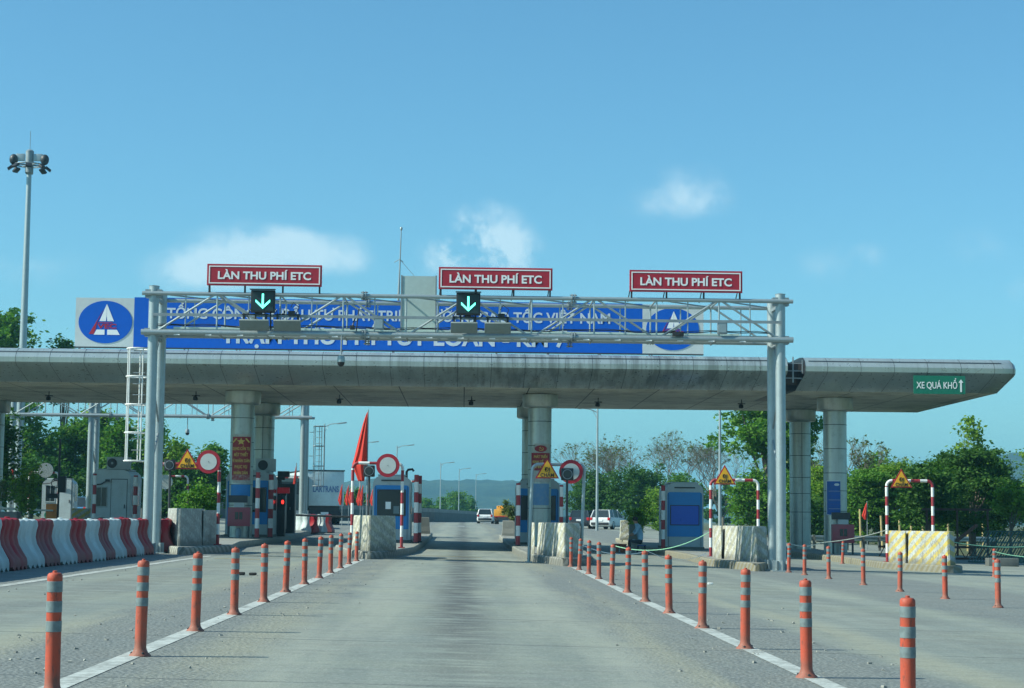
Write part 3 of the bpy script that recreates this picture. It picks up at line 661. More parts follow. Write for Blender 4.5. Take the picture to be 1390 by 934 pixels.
# ------------------------------------------------------------------ gantries
def gantry(label, Y, xl, xr, ztop, zb, poles, ch=.055, pr=.135, depth=1.35, bay=1.66, wt=None, lab2=None, poletop=None, overhang=.32, walk=True):
    t = thing('sign_gantry', label, 'gantry', (0, Y, 0))
    pt = poletop or ztop+.1
    for x in poles:
        for yy in (0, depth):
            z0 = gz(x, Y)
            p = MB().tube([(x, yy, z0+.03), (x, yy, pt)], pr, n=20).lathe([(pr*1.02, pt-.002), (pr*1.06, pt+.012), (pr*.4, pt+.03)], x, yy, 0, 20)
            p.box(x, yy, z0+.015, .55, .55, .03)
            for a in range(4): p.box(x, yy, z0+.15, .46, .02, .26, rot=Matrix.Rotation(a*R(45), 3, 'Z'))
            p.build('post', M['galv'], t)
        cl = MB()
        for z in (ztop, zb):
            for s in (-.03, .16): cl.box(x, -.06 + s, z, .44, .05, .22)
            cl.box(x, depth/2, z-.09, .08, depth, .08)
        for a in range(3):
            zz = 2.2+a*1.4; cl.tube([(x, .0, zz), (x, depth, zz+1.3)], .03, n=6) if a % 2 == 0 else cl.tube([(x, depth, zz), (x, 0, zz+1.3)], .03, n=6)
        cl.build('clamp', M['galv_dull'], t)
    zt2 = ztop
    for yy in (-.02, depth+.02):
        MB().tube([(xl-overhang, yy-.13*(1 if yy < 0 else -1), ztop), (xr+overhang, yy-.13*(1 if yy < 0 else -1), ztop)], ch, n=12).build('chord', M['galv'], t)
        fr_ = yy < 0
        MB().tube([(xl-overhang, yy-.13*(1 if fr_ else -1), zb+(0 if fr_ else .06)), (xr+overhang, yy-.13*(1 if fr_ else -1), zb+(0 if fr_ else .06))], ch*(1.4 if fr_ else 1.0), n=12).build('chord', M['galv'], t)
    n = max(2, int(round((xr-xl)/bay))); dx = (xr-xl)/n
    for yy in (-.15, depth+.15):
        lat = MB()
        for i in range(n+1):
            x = xl+i*dx
            if 0 < i < n: lat.tube([(x, yy, zb), (x, yy, ztop)], .024, n=8)
            if i < n: lat.tube([(x+dx/2, yy+.01, zb), (x+dx/2, yy+.01, ztop)], .018, n=6)
        for i in range(n):
            x = xl+i*dx
            if i % 2 == 0: lat.tube([(x+.05, yy, zb), (x+dx-.05, yy, ztop)], .03, n=8)
            else: lat.tube([(x+.05, yy, ztop), (x+dx-.05, yy, zb)], .03, n=8)
        lat.build('lattice', M['galv'], t)
    cr = MB()
    for i in range(n+1):
        x = xl+i*dx
        for z in (zb, ztop): cr.tube([(x, -.15, z), (x, depth+.15, z)], .024, n=8)
        if i < n: cr.tube([(x, -.15, ztop), (x+dx, depth+.15, ztop)], .02, n=6)
    cr.build('cross_bracing', M['galv_dull'], t)
    for k in (1/3, 2/3):
        x = xl+(xr-xl)*k
        for yy in (-.15, depth+.15):
            for z in (ztop, zb):
                sp = MB()
                for s in (-.035, .035):
                    sp.tube([(x+s-.012, yy, z), (x+s+.012, yy, z)], ch*2.4, n=14)
                for b in range(6): a = b*R(60)+.3; sp.tube([(x-.09, yy+ch*1.9*math.cos(a), z+ch*1.9*math.sin(a)), (x+.09, yy+ch*1.9*math.cos(a), z+ch*1.9*math.sin(a))], .012, n=6)
                sp.build('flange_joint', M['galv_dull'], t)
    if walk:
        wk = MB(); wk.span(xl+.2, xr-.3, .1, depth-.1, zb+.09, zb+.12); wk.span(xl+.3, xr-.9, depth-.02, depth, zb+.10, zb+.30)
        wk.build('walkway', M['board'], t, False)
        rl = MB(); rl.box((xl+xr)/2, -.27, (ztop+zb)/2-.06, xr-xl, .03, .075)
        for i in range(n): rl.box(xl+(i+.5)*dx, -.23, (ztop+zb)/2-.06, .04, .08, .04)
        rl.build('mid_rail', M['galv_dull'], t, False)
        ch_ = MB()
        for i in range(2*n):
            x = xl+.55+i*dx/2
            if x < xr-.3: ch_.tube([(x, -.18, zb-.06), (x+.16, -.20, zb-.07)], .02, n=6)
        ch_.build('cable_clip', M['signwhite'], t)
    return t
GA = gantry('large galvanised sign gantry spanning the lanes in front of the toll canopy', 49.2, -8.3, 8.5, 7.07, 6.03, (-8.33, 8.5), poletop=7.27)
GB = gantry('second thinner truss gantry seen under the canopy behind the left booths', 90.5, -22.0, -7.75, 6.95, 6.02, (-22.0, -18.2, -7.85), ch=.06, pr=.15, walk=False)
# ladder cages
def cage(label, x, y, z0, z1, r=.36, n=5):
    t = thing('ladder_cage', label, 'ladder', (x, y, 0))
    h = MB(); k = max(3, int((z1-z0)/.75))
    for i in range(k+1):
        z = z0+(z1-z0)*i/k
        h.tube([(r*math.cos(a), r*math.sin(a), z) for a in np.linspace(R(-10), R(370), 25)], .022, n=6)
    h.build('hoop', M['white'] if x < -8 and y < 60 else M['galv_dull'], t)
    v = MB()
    for a in np.linspace(0, 2*math.pi, n+1)[:-1]: v.tube([(r*math.cos(a+.3), r*math.sin(a+.3), z0), (r*math.cos(a+.3), r*math.sin(a+.3), z1)], .018, n=6)
    v.build('upright', M['white'] if x < -8 and y < 60 else M['galv_dull'], t)
    l = MB(); z = z0
    while z < z1: l.tube([(r*.55, r-.05, z), (-r*.55, r-.05, z)], .012, n=5); z += .3
    l.build('rung', M['galv_dull'], t)
    s = 1 if x < -8 and y < 60 else -1
    b = MB()
    for q in (z0+.4, (z0+z1)/2, z1-.3): b.tube([(s*(r-.03), 0, q), (s*(r+.2), 0, q)], .018, n=6)
    b.build('bracket', M['galv_dull'], t)
cage('white hooped ladder cage beside the left gantry post', -8.83, 49.9, 2.62, 5.65, .30)
cage('grey hooped ladder cage beside the far gantry post behind the truck', -7.15, 91.3, 2.7, 5.65, .27)

# lane signs, arrows, antennas on the gantry
def lane_sign(x0, x1, z0, z1, where, tilt):
    t = thing('lane_sign', 'red sign reading LÀN THU PHÍ ETC, ' + where, 'sign', (x0, 49.0, z0), 0, 'red lane signs on the gantry')
    W = x1-x0; H = z1-z0
    MB().span(0, W, -.05, 0, 0, H, bev=.01).build('sign_board', M['signred'], t, False)
    b = MB(); m = .05; w_ = .03
    b.span(m, W-m, -.058, -.0505, m, m+w_); b.span(m, W-m, -.058, -.0505, H-m-w_, H-m); b.span(m, m+w_, -.058, -.0505, m+w_, H-m-w_); b.span(W-m-w_, W-m, -.058, -.0505, m+w_, H-m-w_)
    b.build('border', M['signwhite'], t, False)
    text('LÀN THU PHÍ ETC', W*.095, W*.905, H*.31, H*.36, -.0505, M['signwhite'], t, 'lettering', .028)
    f = MB()
    for q in (.02, .33, .66, .98): f.box(W*q, .03, -.02, .045, .045, .40); f.tube([(W*q, .05, H*.5), (W*q-.05, .6, -.2)], .015, n=6)
    f.span(0, W, .001, .04, H*.2, H*.26); f.span(0, W, .001, .04, H*.74, H*.8)
    f.build('support_leg', M['darkmetal'], t, False)
cb = MB()
for k, (zz, rr) in enumerate(((6.20, .014), (6.23, .011))):
    P = [(-8.2+i*.4, 49.08-.03*k, zz+.015*math.sin(i*1.9+k)+.02*math.sin(i*.7)) for i in range(42)]
    cb.tube(P, rr, n=5)
tag(cb.build('cable_bundle', M['black']), 'thin black cable bundle strapped along the bottom chord of the big gantry', 'cable')
for lab, x in (('small grey junction box on the gantry left of the blank board', -2.3), ('small grey junction box on the gantry near its right end', 6.9)):
    t = thing('junction_box', lab, 'junction box', (x, 49.0, 6.32)); MB().box(0, 0, 0, .26, .14, .32, bev=.015).build('case', M['galv_dull'], t); MB().span(-.1, .1, -.078, -.0705, -.12, .12).build('lid', M['galv'], t, False)
lane_sign(-6.9, -3.84, 7.29, 7.87, 'on the left of the gantry', 0)
lane_sign(-.72, 2.33, 7.27, 7.87, 'on the middle of the gantry', 0)
lane_sign(4.4, 7.44, 7.27, 7.86, 'on the right of the gantry', 0)
def arrow_box(xc, where):
    t = thing('lane_arrow_display', 'black square signal with lit green down arrow, ' + where, 'signal', (xc, 48.85, 6.56), 0, 'green arrow signals')
    MB().box(0, 0, .3, .64, .14, .6, bev=.015).build('housing', M['black'], t)
    MB().span(-.28, .28, -.0745, -.0705, .05, .55).build('face', paint('signal_face', (.01, .03, .035), .4, 0, .1), t, False)
    a = MB(); a.span(-.025, .025, -.085, -.075, .17, .50)
    for s in (-1, 1): a.prism([(s*.0, .10), (s*.19, .28), (s*.19, .345), (s*.0, .165)][::s], -.087, -.0755)
    a.build('arrow', M['led_green'], t, False)
    h = MB(); h.span(-.34, .34, -.24, -.07, .601, .615); h.tube([(-.2, .05, .05), (-.2, .1, -.45)], .02); h.tube([(.2, .05, .05), (.2, .1, -.45)], .02)
    h.build('visor', M['black'], t)
    c = MB(); c.tube([(.33, 0, .1), (.4, -.02, -.02), (.2, -.04, -.12), (.25, 0, -.3)], .012, n=6); c.tube([(-.33, 0, .1), (-.42, -.02, -.1), (-.3, -.04, -.22)], .012, n=6); c.build('cable', M['black'], t)
arrow_box(-5.38, 'under the left red sign'); arrow_box(.08, 'under the middle red sign')
def antenna(x0, x1, where):
    t = thing('toll_antenna', 'flat grey tag reader panel on the gantry, ' + where, 'antenna', ((x0+x1)/2, 48.85, 6.22), 0, 'tag reader antennas')
    W = x1-x0; rot = Matrix.Rotation(R(-48), 3, 'X')
    MB().box(0, -.1, 0, W, .34, .06, 0, rot, .01).build('panel', M['antenna'], t)
    b = MB()
    for s in (-.38, .38): b.tube([(s*W, -.02, .05), (s*W, .1, .3)], .02, n=6); b.box(s*W, .05, .24, .05, .12, .16)
    b.tube([(-.45*W, .08, .3), (.45*W, .08, .3)], .022, n=6); b.box(.1, .05, .34, .18, .1, .12)
    b.build('bracket', M['black'], t, False)
    c = MB(); c.tube([(.3*W, 0, .3), (.42*W, -.05, .5), (.2*W, -.03, .62), (.1*W, .06, .5)], .011, n=6); c.build('cable', M['black'], t)
antenna(-5.98, -5.2, 'just below left of the left green arrow'); antenna(-5.08, -4.36, 'just right of the left green arrow')
antenna(-.38, .33, 'just below the middle green arrow'); antenna(.52, 1.22, 'just right of the middle green arrow')
t = thing('blank_board', 'blank pale green board standing upright in the middle of the gantry', 'board', (-1.27, 49.85, 6.1))
MB().box(0, 0, .82, .92, .03, 1.62).build('panel', M['board'], t, False)
MB().box(-.47, 0, .82, .04, .06, 1.66).box(.47, 0, .82, .04, .06, 1.66).build('side_rail', M['galv_dull'], t, False)
t = thing('lightning_mast', 'thin grey mast with a ball tip on the middle of the gantry', 'mast', (-1.84, 50.3, 7.1))
MB().tube([(0, 0, 0), (0.02, 0, .7), (.05, 0, 1.98)], .018, n=8, rs=[.035, .022, .012]).build('pole', M['galv_dull'], t)
MB().ball(.05, 0, 2.0, .038, sz=1.4).build('ball_tip', M['galv'], t)
MB().tube([(.02, 0, 1.15), (.55, -.05, .55), (1.0, -.1, .15)], .006, n=5).tube([(-.13, 0, 1.06), (.02, 0, 1.15), (.12, 0, 1.07)], .01, n=5).build('guy_wire', M['galv_dull'], t)
def cam(label, x, y, z, h):
    t = thing('dome_camera', label, 'camera', (x, y, z))
    MB().tube([(0, 0, 0), (0, 0, h)], .02, n=8).build('drop_pipe', M['galv_dull'], t)
    MB().lathe([(.03, .06), (.09, .02), (.105, -.08), (.10, -.14)], n=18).build('housing', M['galv'], t)
    MB().lathe([(.10, -.14), (.09, -.2), (.05, -.25), (.01, -.262)], n=18).build('dome', M['black'], t)
cam('dome camera hanging from the big gantry left of its middle', -3.29, 49.0, 5.42, .58)
cam('dome camera hanging from the far gantry left of the red poster column', -13.5, 90.4, 5.35, .62)
t = thing('gantry_camera', 'small dark camera clamped to the gantry between the left arrow and the blank board', 'camera', (-3.0, 48.9, 6.2))
MB().box(0, 0, 0, .12, .25, .1, bev=.01).build('body', M['black'], t)
MB().tube([(0, .05, .05), (.06, .08, .25), (.16, .05, .32)], .018).tube([(.1, .05, -.1), (.16, .05, .5)], .016).build('arm', M['black'], t)
t = thing('gantry_camera', 'small dark camera on the bottom chord near the right banner emblem', 'camera', (5.7, 48.9, 6.13))
MB().box(0, 0, 0, .3, .16, .09, bev=.01).build('body', M['black'], t); MB().tube([(0, .0, 0), (-.1, .05, .1), (-.3, .05, .02)], .014).build('arm', M['black'], t)

# ------------------------------------------------------------------ bollards
def bollard_proto():
    t = thing('bollard', 'x', 'bollard', (0, 0, 0), 0, 'orange bollards in rows')
    H = .757; r = .046
    b = MB().lathe([(.088, 0), (.084, .012), (.064, .028), (.052, .05), (.047, .07), (r, .10), (r, H-.05), (r*1.03, H-.045), (r, H-.02), (r*.8, H-.008), (r*.3, H-.004), (r*.3, H+.006), (.004, H+.008)], n=24)
    for a in range(3): b.lathe([(.011, .018), (.011, .03), (.003, .036)],   .068*math.cos(a*2.1+.9), .068*math.sin(a*2.1+.9), 0, 8, m=1)
    b.build('body', [M['orange'], M['darkmetal']], t)
    for a, c in ((.075, .163), (.235, .325), (.395, .482)):
        MB().lathe([(r+.0012, H*(1-c)), (r+.0022, H*(1-c)+.001), (r+.0022, H*(1-a)-.001), (r+.0012, H*(1-a))], n=24).build('reflective_band', M['band'], t)
    return t
BP = bollard_proto(); first = True
def put_bollard(x, y, lab):
    global first
    o = BP if first else dup(BP); first = False
    o.location = (x, y, gz(x, y)); o.rotation_euler = (random.gauss(0, .016), random.gauss(0, .022), random.random()*6); o['label'] = lab
Lb = [(-2.50, 11.5), (-2.536, 14.8), (-2.567, 18.04), (-2.57, 21.1), (-2.58, 24.3), (-2.60, 27.5), (-2.605, 30.8), (-2.61, 34.0), (-2.63, 37.2), (-2.665, 40.7), (-2.69, 44.2), (-2.70, 47.5)]
Rb = [(2.70, 11.2), (2.683, 14.4), (2.694, 17.6), (2.715, 20.9), (2.71, 24.2), (2.735, 27.6), (2.77, 31.0), (2.78, 34.4), (2.81, 38.0), (2.84, 41.5), (2.83, 44.8), (2.82, 48.0)]
Fb = [(8.45, 25.8), (8.42, 28.96), (8.43, 32.18), (8.40, 35.4), (8.48, 39.0), (8.56, 43.1), (8.53, 46.0), (8.54, 48.3)]
for i, (x, y) in enumerate(Lb): put_bollard(x, y, f'orange bollard with three grey bands, {ORD[i]} from the camera in the left row')
for i, (x, y) in enumerate(Rb): put_bollard(x, y, f'orange bollard with grey bands, {ORD[i]} from the camera in the middle right row')
for i, (x, y) in enumerate(Fb[1:]): put_bollard(x, y, f'orange bollard with grey bands, {ORD[i]} from the camera in the far right row')
put_bollard(14.3, 49.5, 'lone orange bollard tied with green tape at the right edge beside the striped block')
put_bollard(12.9, 62.6, 'lone orange bollard leaning by the rightmost island kerb under the blue poster')

# ------------------------------------------------------------------ water barriers
def water_barrier(mat, L=1.42):
    t = thing('water_barrier', 'x', 'barrier', (0, 0, 0), 0, 'plastic water barriers in the left row')
    prof = [(.30, .05), (.30, .13), (.285, .2), (.21, .32), (.135, .45), (.105, .58), (.12, .70), (.145, .80), (.13, .88), (.09, .90)]
    N = 29; mb = MB()
    for i in range(N):
        y = -L/2+.01+(L-.02)*i/(N-1)
        u = (i/(N-1))
        g = 0
        for c in (.2, .5, .8): g -= .05*math.exp(-((u-c)/.05)**2)
        edge = .03*math.exp(-(u/.03)**2)+.03*math.exp(-((1-u)/.03)**2)
        for s in (1, -1):
            P = prof if s == 1 else prof[::-1]
            for x, z in P:
                k = 1 if .25 < z < .86 else 0
                zz = z + (.03*math.sin(u*math.pi*8) if z < .1 else 0) - (.05 if z < .1 and abs((u*4) % 1-.5) < .22 else 0)
                zz = zz + (.028*abs(math.sin(u*math.pi*3)) if z > .87 else 0)
                mb.v.append((s*(x+g*k-edge), y, zz))
    n = len(prof)*2
    for i in range(N-1):
        for j in range(n):
            j2 = (j+1) % n; mb.face((i*n+j, i*n+j2, (i+1)*n+j2, (i+1)*n+j))
    mb.face(list(range(n))[::-1]); mb.face([(N-1)*n+j for j in range(n)])
    mb.build('barrier_body', mat, t)
    MB().lathe([(.05, .90), (.05, .945), (.035, .95)], 0, .2, 0, 14).build('filler_cap', mat, t)
    return t
W = [water_barrier(M['wb_red']), water_barrier(M['wb_white']), water_barrier(M['wb_faded'])]
used = set(); nb = 17
for i in range(nb):
    y = 25.4+i*1.43; k = 1 if i % 2 else (0 if i % 4 == 2 or i > 12 else 2)
    if k == 1: used_p = 1
    o = W[k] if k not in used else dup(W[k]); used.add(k)
    x = -8.02-.3+.15*math.sin(i*.7)*.3 - .012*(i-8)*.5
    o.location = (x, y, gz(x, y)); o.rotation_euler = (0, 0, R(random.uniform(-3, 3))); o.scale = (random.uniform(.96, 1.05), 1, random.uniform(.985, 1.02))
    o['label'] = f"{['dull red', 'white', 'faded red'][k]} plastic barrier, {ORD[nb-1-i] if i < nb-1 else 'nearest'} counting from the left gantry post"
o = dup(W[0]); o.location = (-8.16, 51.35, gz(-8, 51)); o['label'] = 'single bright red plastic barrier end-on beside the left gantry post'
o.rotation_euler = (0, 0, R(4)); o['group'] = 'plastic water barriers in the left row'
del o['group']
o = dup(W[0]); o.location = (-6.95, 96, gz(-7, 96)); o['label'] = 'small red plastic barrier seen end-on by the far lane near the truck'; del o['group']
for i, k in enumerate((1, 0, 1)):
    o = dup(W[k]); o.location = (-8.1+i*.34, 90.5+i*.7, gz(-8, 91)+.05); o.rotation_euler = (0, 0, R(60)); del o['group']
    o['label'] = f"{['left white', 'middle red', 'right white'][i]} plastic barrier at the far end of the poster column island"

# ------------------------------------------------------------------ concrete blocks, hoops, signs, lamps
def block(label, x0, x1, Y, h, d, mat, split=None, z=None):
    t = thing('concrete_block', label, 'concrete block', (0, 0, 0))
    t.location = ((x0+x1)/2, Y, gz((x0+x1)/2, Y)+IS); a, b = x0-t.location.x, x1-t.location.x
    def one(p, q, nm):
        m = MB(); k = .035
        pts = [(0, 0), (.10, .30), (.15, h)]
        base = len(m.v)
        for off, z in ((0, 0), (.0, .12), (.06, .35), (.09, h-.03), (.12, h)):
            m.v += [(p+off*.4, off, z), (q-off*.4, off, z), (q-off*.4, d-off, z), (p+off*.4, d-off, z)]
        for i in range(4):
            for j in range(4): j2 = (j+1) % 4; m.face((base+4*i+j, base+4*i+j2, base+4*i+4+j2, base+4*i+4+j))
        m.face((base+16, base+17, base+18, base+19)); m.face((base+3, base+2, base+1, base))
        m.build(nm, mat, t, False)
    if split is None: one(a, b, 'block_body')
    else: one(a, split-t.location.x-.01, 'block_body'); one(split-t.location.x+.01, b, 'block_body')
    return t
def wedge(label, polys, h, mat):
    """nose block whose plan is a wedge pointing at the oncoming traffic; plan corners in metres"""
    cx, cy = polys[0][0]; t = thing('concrete_block', label, 'concrete block', (cx, cy, gz(cx, cy)+IS-.02))
    for P in polys:
        m = MB(); n = len(P); mx = sum(p[0] for p in P)/n; my = sum(p[1] for p in P)/n
        area = sum(P[i][0]*P[(i+1) % n][1]-P[(i+1) % n][0]*P[i][1] for i in range(n))
        Q = []                                   # chamfer every corner a little
        for i in range(n):
            p = Vector(P[i]); a_ = Vector(P[i-1]); b_ = Vector(P[(i+1) % n])
            for o_ in (a_, b_):
                d = o_-p; Q.append(p+d.normalized()*min(.09, d.length*.3))
        k_ = len(Q)
        for sc, z in ((1.0, 0), (1.0, .14), (.97, .35), (.94, h-.05), (.92, h)):
            for q in Q: m.v.append((mx+(q.x-mx)*sc-cx, my+(q.y-my)*(1-(1-sc)*.5)-cy, z))
        for i in range(4):
            for j in range(k_): j2 = (j+1) % k_; m.face((i*k_+j, i*k_+j2, (i+1)*k_+j2, (i+1)*k_+j))
        m.face([4*k_+j for j in range(k_)]); m.face([j for j in reversed(range(k_))])
        m.build('block_body', mat, t, False)
wedge('worn grey and white concrete block with shrubs behind it on the left island', [[(-8.27, 51.9), (-7.68, 50.4), (-7.36, 52.4), (-7.45, 54.0), (-8.3, 54.0)]], 1.04, M['blk_grey'])
wedge('narrow grey concrete block right beside the shrubs on the left island', [[(-7.36, 52.6), (-7.12, 53.6), (-7.2, 54.8), (-7.42, 54.8)]], 1.02, M['blk_grey'])
wedge('worn cream concrete block on the nose of the middle island below the red flag', [[(-3.14, 52.7), (-2.55, 50.8), (-1.90, 53.3), (-1.95, 54.8), (-3.15, 54.8)]], .99, M['blk_cream'])
wedge('cream concrete block with faded yellow stripes on the island below the grey pipe hoop', [[(2.13, 53.0), (2.73, 49.4), (3.30, 51.4), (3.42, 54.2), (2.2, 54.2)], [(1.97, 53.9), (2.08, 53.2), (2.12, 54.6), (2.0, 54.8)]], .93, M['blk_pale'])
wedge('white concrete block with faded yellow stripes left of the right gantry posts', [[(7.68, 54.0), (8.0, 50.3), (8.60, 51.9), (8.75, 54.6), (7.8, 55.6)], [(7.50, 55.0), (7.62, 54.2), (7.7, 55.8), (7.58, 56.0)]], .99, M['blk_pale'])
wedge('bright yellow and white striped concrete block on the rightmost island', [[(13.45, 55.5), (14.08, 53.2), (14.56, 54.3), (14.75, 56.6), (13.6, 57.4)], [(13.12, 56.5), (13.42, 55.6), (13.52, 57.0), (13.2, 57.5)]], .99, M['blk_yellow'])
def hoop(label, x0, x1, Y, ztop, plain=False, base=None, lean=0., band=.30, whitetop=.2):
    xc = (x0+x1)/2; z0 = gz(xc, Y)+IS if base is None else base
    t = thing('pipe_hoop', label, 'barrier hoop', (xc, Y, z0), 0); H = ztop-z0; w_ = (x1-x0)/2; rc = .17
    if plain: mA = mB = 0; mats = [M['galv'], M['galv']]
    else: mats = [M['white'], M['red']]
    r = .047
    def leg(s):
        pts = [(s*w_, 0, 0)]; ms = []; z = 0; k = 1
        while z < H-rc-.01:
            z2 = min(z+band, H-rc); pts.append((s*w_+lean*z2, 0, z2)); ms.append(k); k ^= 1; z = z2
        m = MB().tube(pts, r, ms=ms, n=14); m.box(s*w_, 0, .015, .2, .2, .03, 1); m.build('leg', mats, t); return k
    leg(-1); k = leg(1)
    pts = []; ms = []
    for a in np.linspace(180, 90, 6): pts.append((-w_+rc+rc*math.cos(R(a))+lean*H, 0, H-rc+rc*math.sin(R(a))))
    ms = [k]*5
    xx = -w_+rc; k ^= 1
    while xx < w_-rc-.01:
        x2 = min(xx+band, w_-rc); pts.append((x2+lean*H, 0, H)); ms.append(k); k ^= 1; xx = x2
    for a in np.linspace(90, 0, 6)[1:]: pts.append((w_-rc+rc*math.cos(R(a))+lean*H, 0, H-rc+rc*math.sin(R(a))))
    ms += [k]*5
    MB().tube(pts, r, ms=ms, n=14).build('top_bar', mats, t); return t
hoop('red and white pipe hoop on the left island holding the slow triangle and round sign', -8.76, -7.0, 53.2, 2.64)
hoop('red and white pipe hoop on the middle island beside the furled red flag', -3.40, -1.87, 57.0, 2.84, band=.34)
hoop('plain grey pipe hoop on the island right of the centre lane', 1.86, 3.32, 51.75, 2.70, plain=True, lean=.03, base=gz(1.9, 51.7))
hoop('red and white pipe hoop left of the right gantry posts', 7.80, 9.30, 58.0, 2.46, band=.30)
hoop('red and white pipe hoop on the rightmost island behind the yellow striped block', 13.12, 14.55, 56.9, 2.47, band=.29)
hoop('small red and white hoop behind the left island shrubs', -15.2, -13.8, 93, 3.15)
hoop('red and white hoop in front of the grey booth at the far left', -21.0, -19.6, 90, 3.2)
hoop('red and white hoop at the far end of the poster column island', -9.35, -7.92, 91, 3.1)
hoop('dark striped hoop at the far end of the middle island', -3.5, -2.15, 88, 2.9)
def triangle(label, x, Y, zc, s=.66):
    t = thing('slow_sign', label, 'warning sign', (x, Y, zc), 0, 'yellow slow triangles')
    h = s*math.sqrt(3)/2
    def tri(k): return [(-s/2*k, -h/3*k), (s/2*k, -h/3*k), (0, h*2/3*k)]
    MB().prism(tri(1.02), -.02, 0).build('red_border', M['signred'], t, False)
    MB().prism(tri(.84), -.026, -.0205).build('sign_face', M['signyellow'], t, False)
    text('ĐI', -.075, .075, .0, .115, -.0265, M['letterblack'], t, 'lettering', .02)
    text('CHẬM', -.19, .19, -.15, .105, -.0265, M['letterblack'], t, 'lettering', .02)
    MB().box(0, .03, 0, .05, .05, .1).build('bracket', M['darkmetal'], t, False)
    return t
triangle('yellow slow triangle reading ĐI CHẬM on the left island between lamp and round sign', -7.90, 53.05, 2.69)
triangle('yellow slow triangle reading ĐI CHẬM in front of the hammer and sickle poster column', 2.35, 51.63, 2.50)
triangle('yellow slow triangle reading ĐI CHẬM on the hoop left of the right gantry posts', 8.22, 57.85, 2.52, s=.70)
triangle('yellow slow triangle reading ĐI CHẬM on the rightmost hoop', 13.55, 56.78, 2.45)
def roundsign(label, x, Y, zc, r=.335):
    t = thing('round_sign', label, 'road sign', (x, Y, zc), 0, 'round prohibition signs')
    MB().disc(0, 0, -.02, 0, r, r, 0, 40).build('red_rim', M['signred'], t, False)
    MB().disc(0, 0, -.026, -.0205, r*.70, r*.70, 0, 40).build('sign_face', paint('round_face', (.50, .55, .54), .5, 0, .3, 3, (.36, .40, .38)), t, False)
    MB().disc(0, 0, -.035, -.0265, .012, .012, 0, 8).build('bolt', M['darkmetal'], t, False)
    MB().box(0, .03, 0, .1, .05, .1).build('bracket', M['darkmetal'], t, False)
roundsign('round no vehicles sign with red rim on the left island hoop', -7.29, 53.03, 2.71)
roundsign('round no vehicles sign with red rim above the middle island beside the red flag', -2.32, 56.86, 2.77, r=.36)
roundsign('round no vehicles sign partly hidden by a dark signal lamp right of the poster column', 3.02, 51.64, 2.50)
def siglamp(label, x, Y, zc, s=.17):
    z0 = gz(x, Y)+IS; t = thing('signal_lamp', label, 'signal lamp', (x, Y, z0), 0, 'unlit signal lamps on posts'); H = zc-z0
    MB().tube([(0, 0, 0), (0, 0, H-s)], .034).build('post', M['darkmetal'], t)
    m = MB().box(0, -.06, H, 2*s, .16, 2*s, bev=.03); m.build('housing', M['black'], t)
    MB().disc(0, H, -.17, -.1405, s*.82, s*.82, 0, 24).build('lens', M['galv_dull'], t)
    MB().disc(0, H, -.174, -.1703, s*.70, s*.70, 0, 24).build('lens_ring', M['black'], t)
    MB().disc(0, H, -.180, -.1745, s*.55, s*.55, 0, 24).build('lens_centre', M['glass'], t)
siglamp('dark unlit round lamp on a thin post at the left end of the left island', -8.37, 52.95, 2.60, .155)
siglamp('dark unlit lamp on a thin post between the red flag and the round sign', -2.81, 55.3, 2.55)
siglamp('dark unlit square lamp in front of the right round sign', 2.90, 51.45, 2.42)

# furled flags
def flag(label, x, Y, z0, H, lw, tipz, botz, big=True, lean=0.):
    t = thing('furled_flag', label, 'flag', (x, Y, z0))
    MB().tube([(0, 0, 0), (lean, 0, H)], .018 if big else .02, n=8).build('pole', M['galv_dull'], t)
    mb = MB(); N = 26; K = 28
    for i in range(N):
        u = i/(N-1); z = tipz+(botz-tipz)*u
        wd = lw*(.05+.95*u**.8) if u < .78 else lw*(.05+.95*.78**.8)*(1-(u-.78)/.22*.6)
        off = -wd*.52 + lean*(z/H) - (.0 if u < .7 else (u-.7)*lw*.5)
        for k in range(K):
            a = 2*math.pi*k/K
            fold = 1+.32*math.sin(5*a+3*u)+.12*math.sin(9*a+u*7)
            mb.v.append((off+wd*.5*math.cos(a)*(1+.08*math.sin(3*a)), wd*.20*math.sin(a)*fold+.03*math.cos(7*a)*wd, z+(.05*lw*math.sin(6*a) if u > .95 else 0)))
    for i in range(N-1):
        for k in range(K): k2 = (k+1) % K; mb.face((i*K+k, i*K+k2, (i+1)*K+k2, (i+1)*K+k))
    mb.face(list(range(K))); mb.face([(N-1)*K+k for k in reversed(range(K))])
    mb.build('cloth', M['flagred'], t)
flag('large furled orange red flag hanging beside the middle island hoop', -2.97, 57.2, gz(-2.8, 57)+IS, 4.25, .54, 4.18, 2.05)
flag('small furled red flag on the hoop left of the far gantry post', -7.75, 86, gz(-8, 86)+IS, 3.2, .22, 3.1, 1.5, False)
flag('small red flag behind the guardrail left of the rightmost hoop', 20.0, 91, gz(20, 91), 2.4, .3, 2.35, 1.5, False)
flag('small red flag in the shrubs at the left photo edge', -21.5, 89, gz(-21, 89), 3.1, .36, 3.0, 1.8, False)
for i in range(8):
    x = -7.3+i*.33+random.uniform(-.08, .08)
    flag(f'small furled red flag, {ORD[i] if i else "leftmost"} from the left in the cluster behind the truck trailer', x, 112+random.uniform(-1, 1), gz(x, 112)+.1, 2.6+random.uniform(-.15, .1), .30, 2.5, 1.25, False)

for lab, x, Y, z in (('round pale mirror above the small hoop in front of the grey far left booth', -20.2, 89.9, 3.3), ('round grey mirror on the hoop behind the left signal lamp', -14.9, 92.9, 2.85)):
    t = thing('traffic_mirror', lab, 'mirror', (x, Y, z))
    MB().disc(0, 0, -.06, 0, .36, .36, 0, 28).build('mirror_face', paint('mirror_grey', (.42, .46, .46), .25, .3, .2, bump=0), t, False)
    MB().box(0, .04, -.2, .06, .06, .5).build('bracket', M['galv_dull'], t, False)
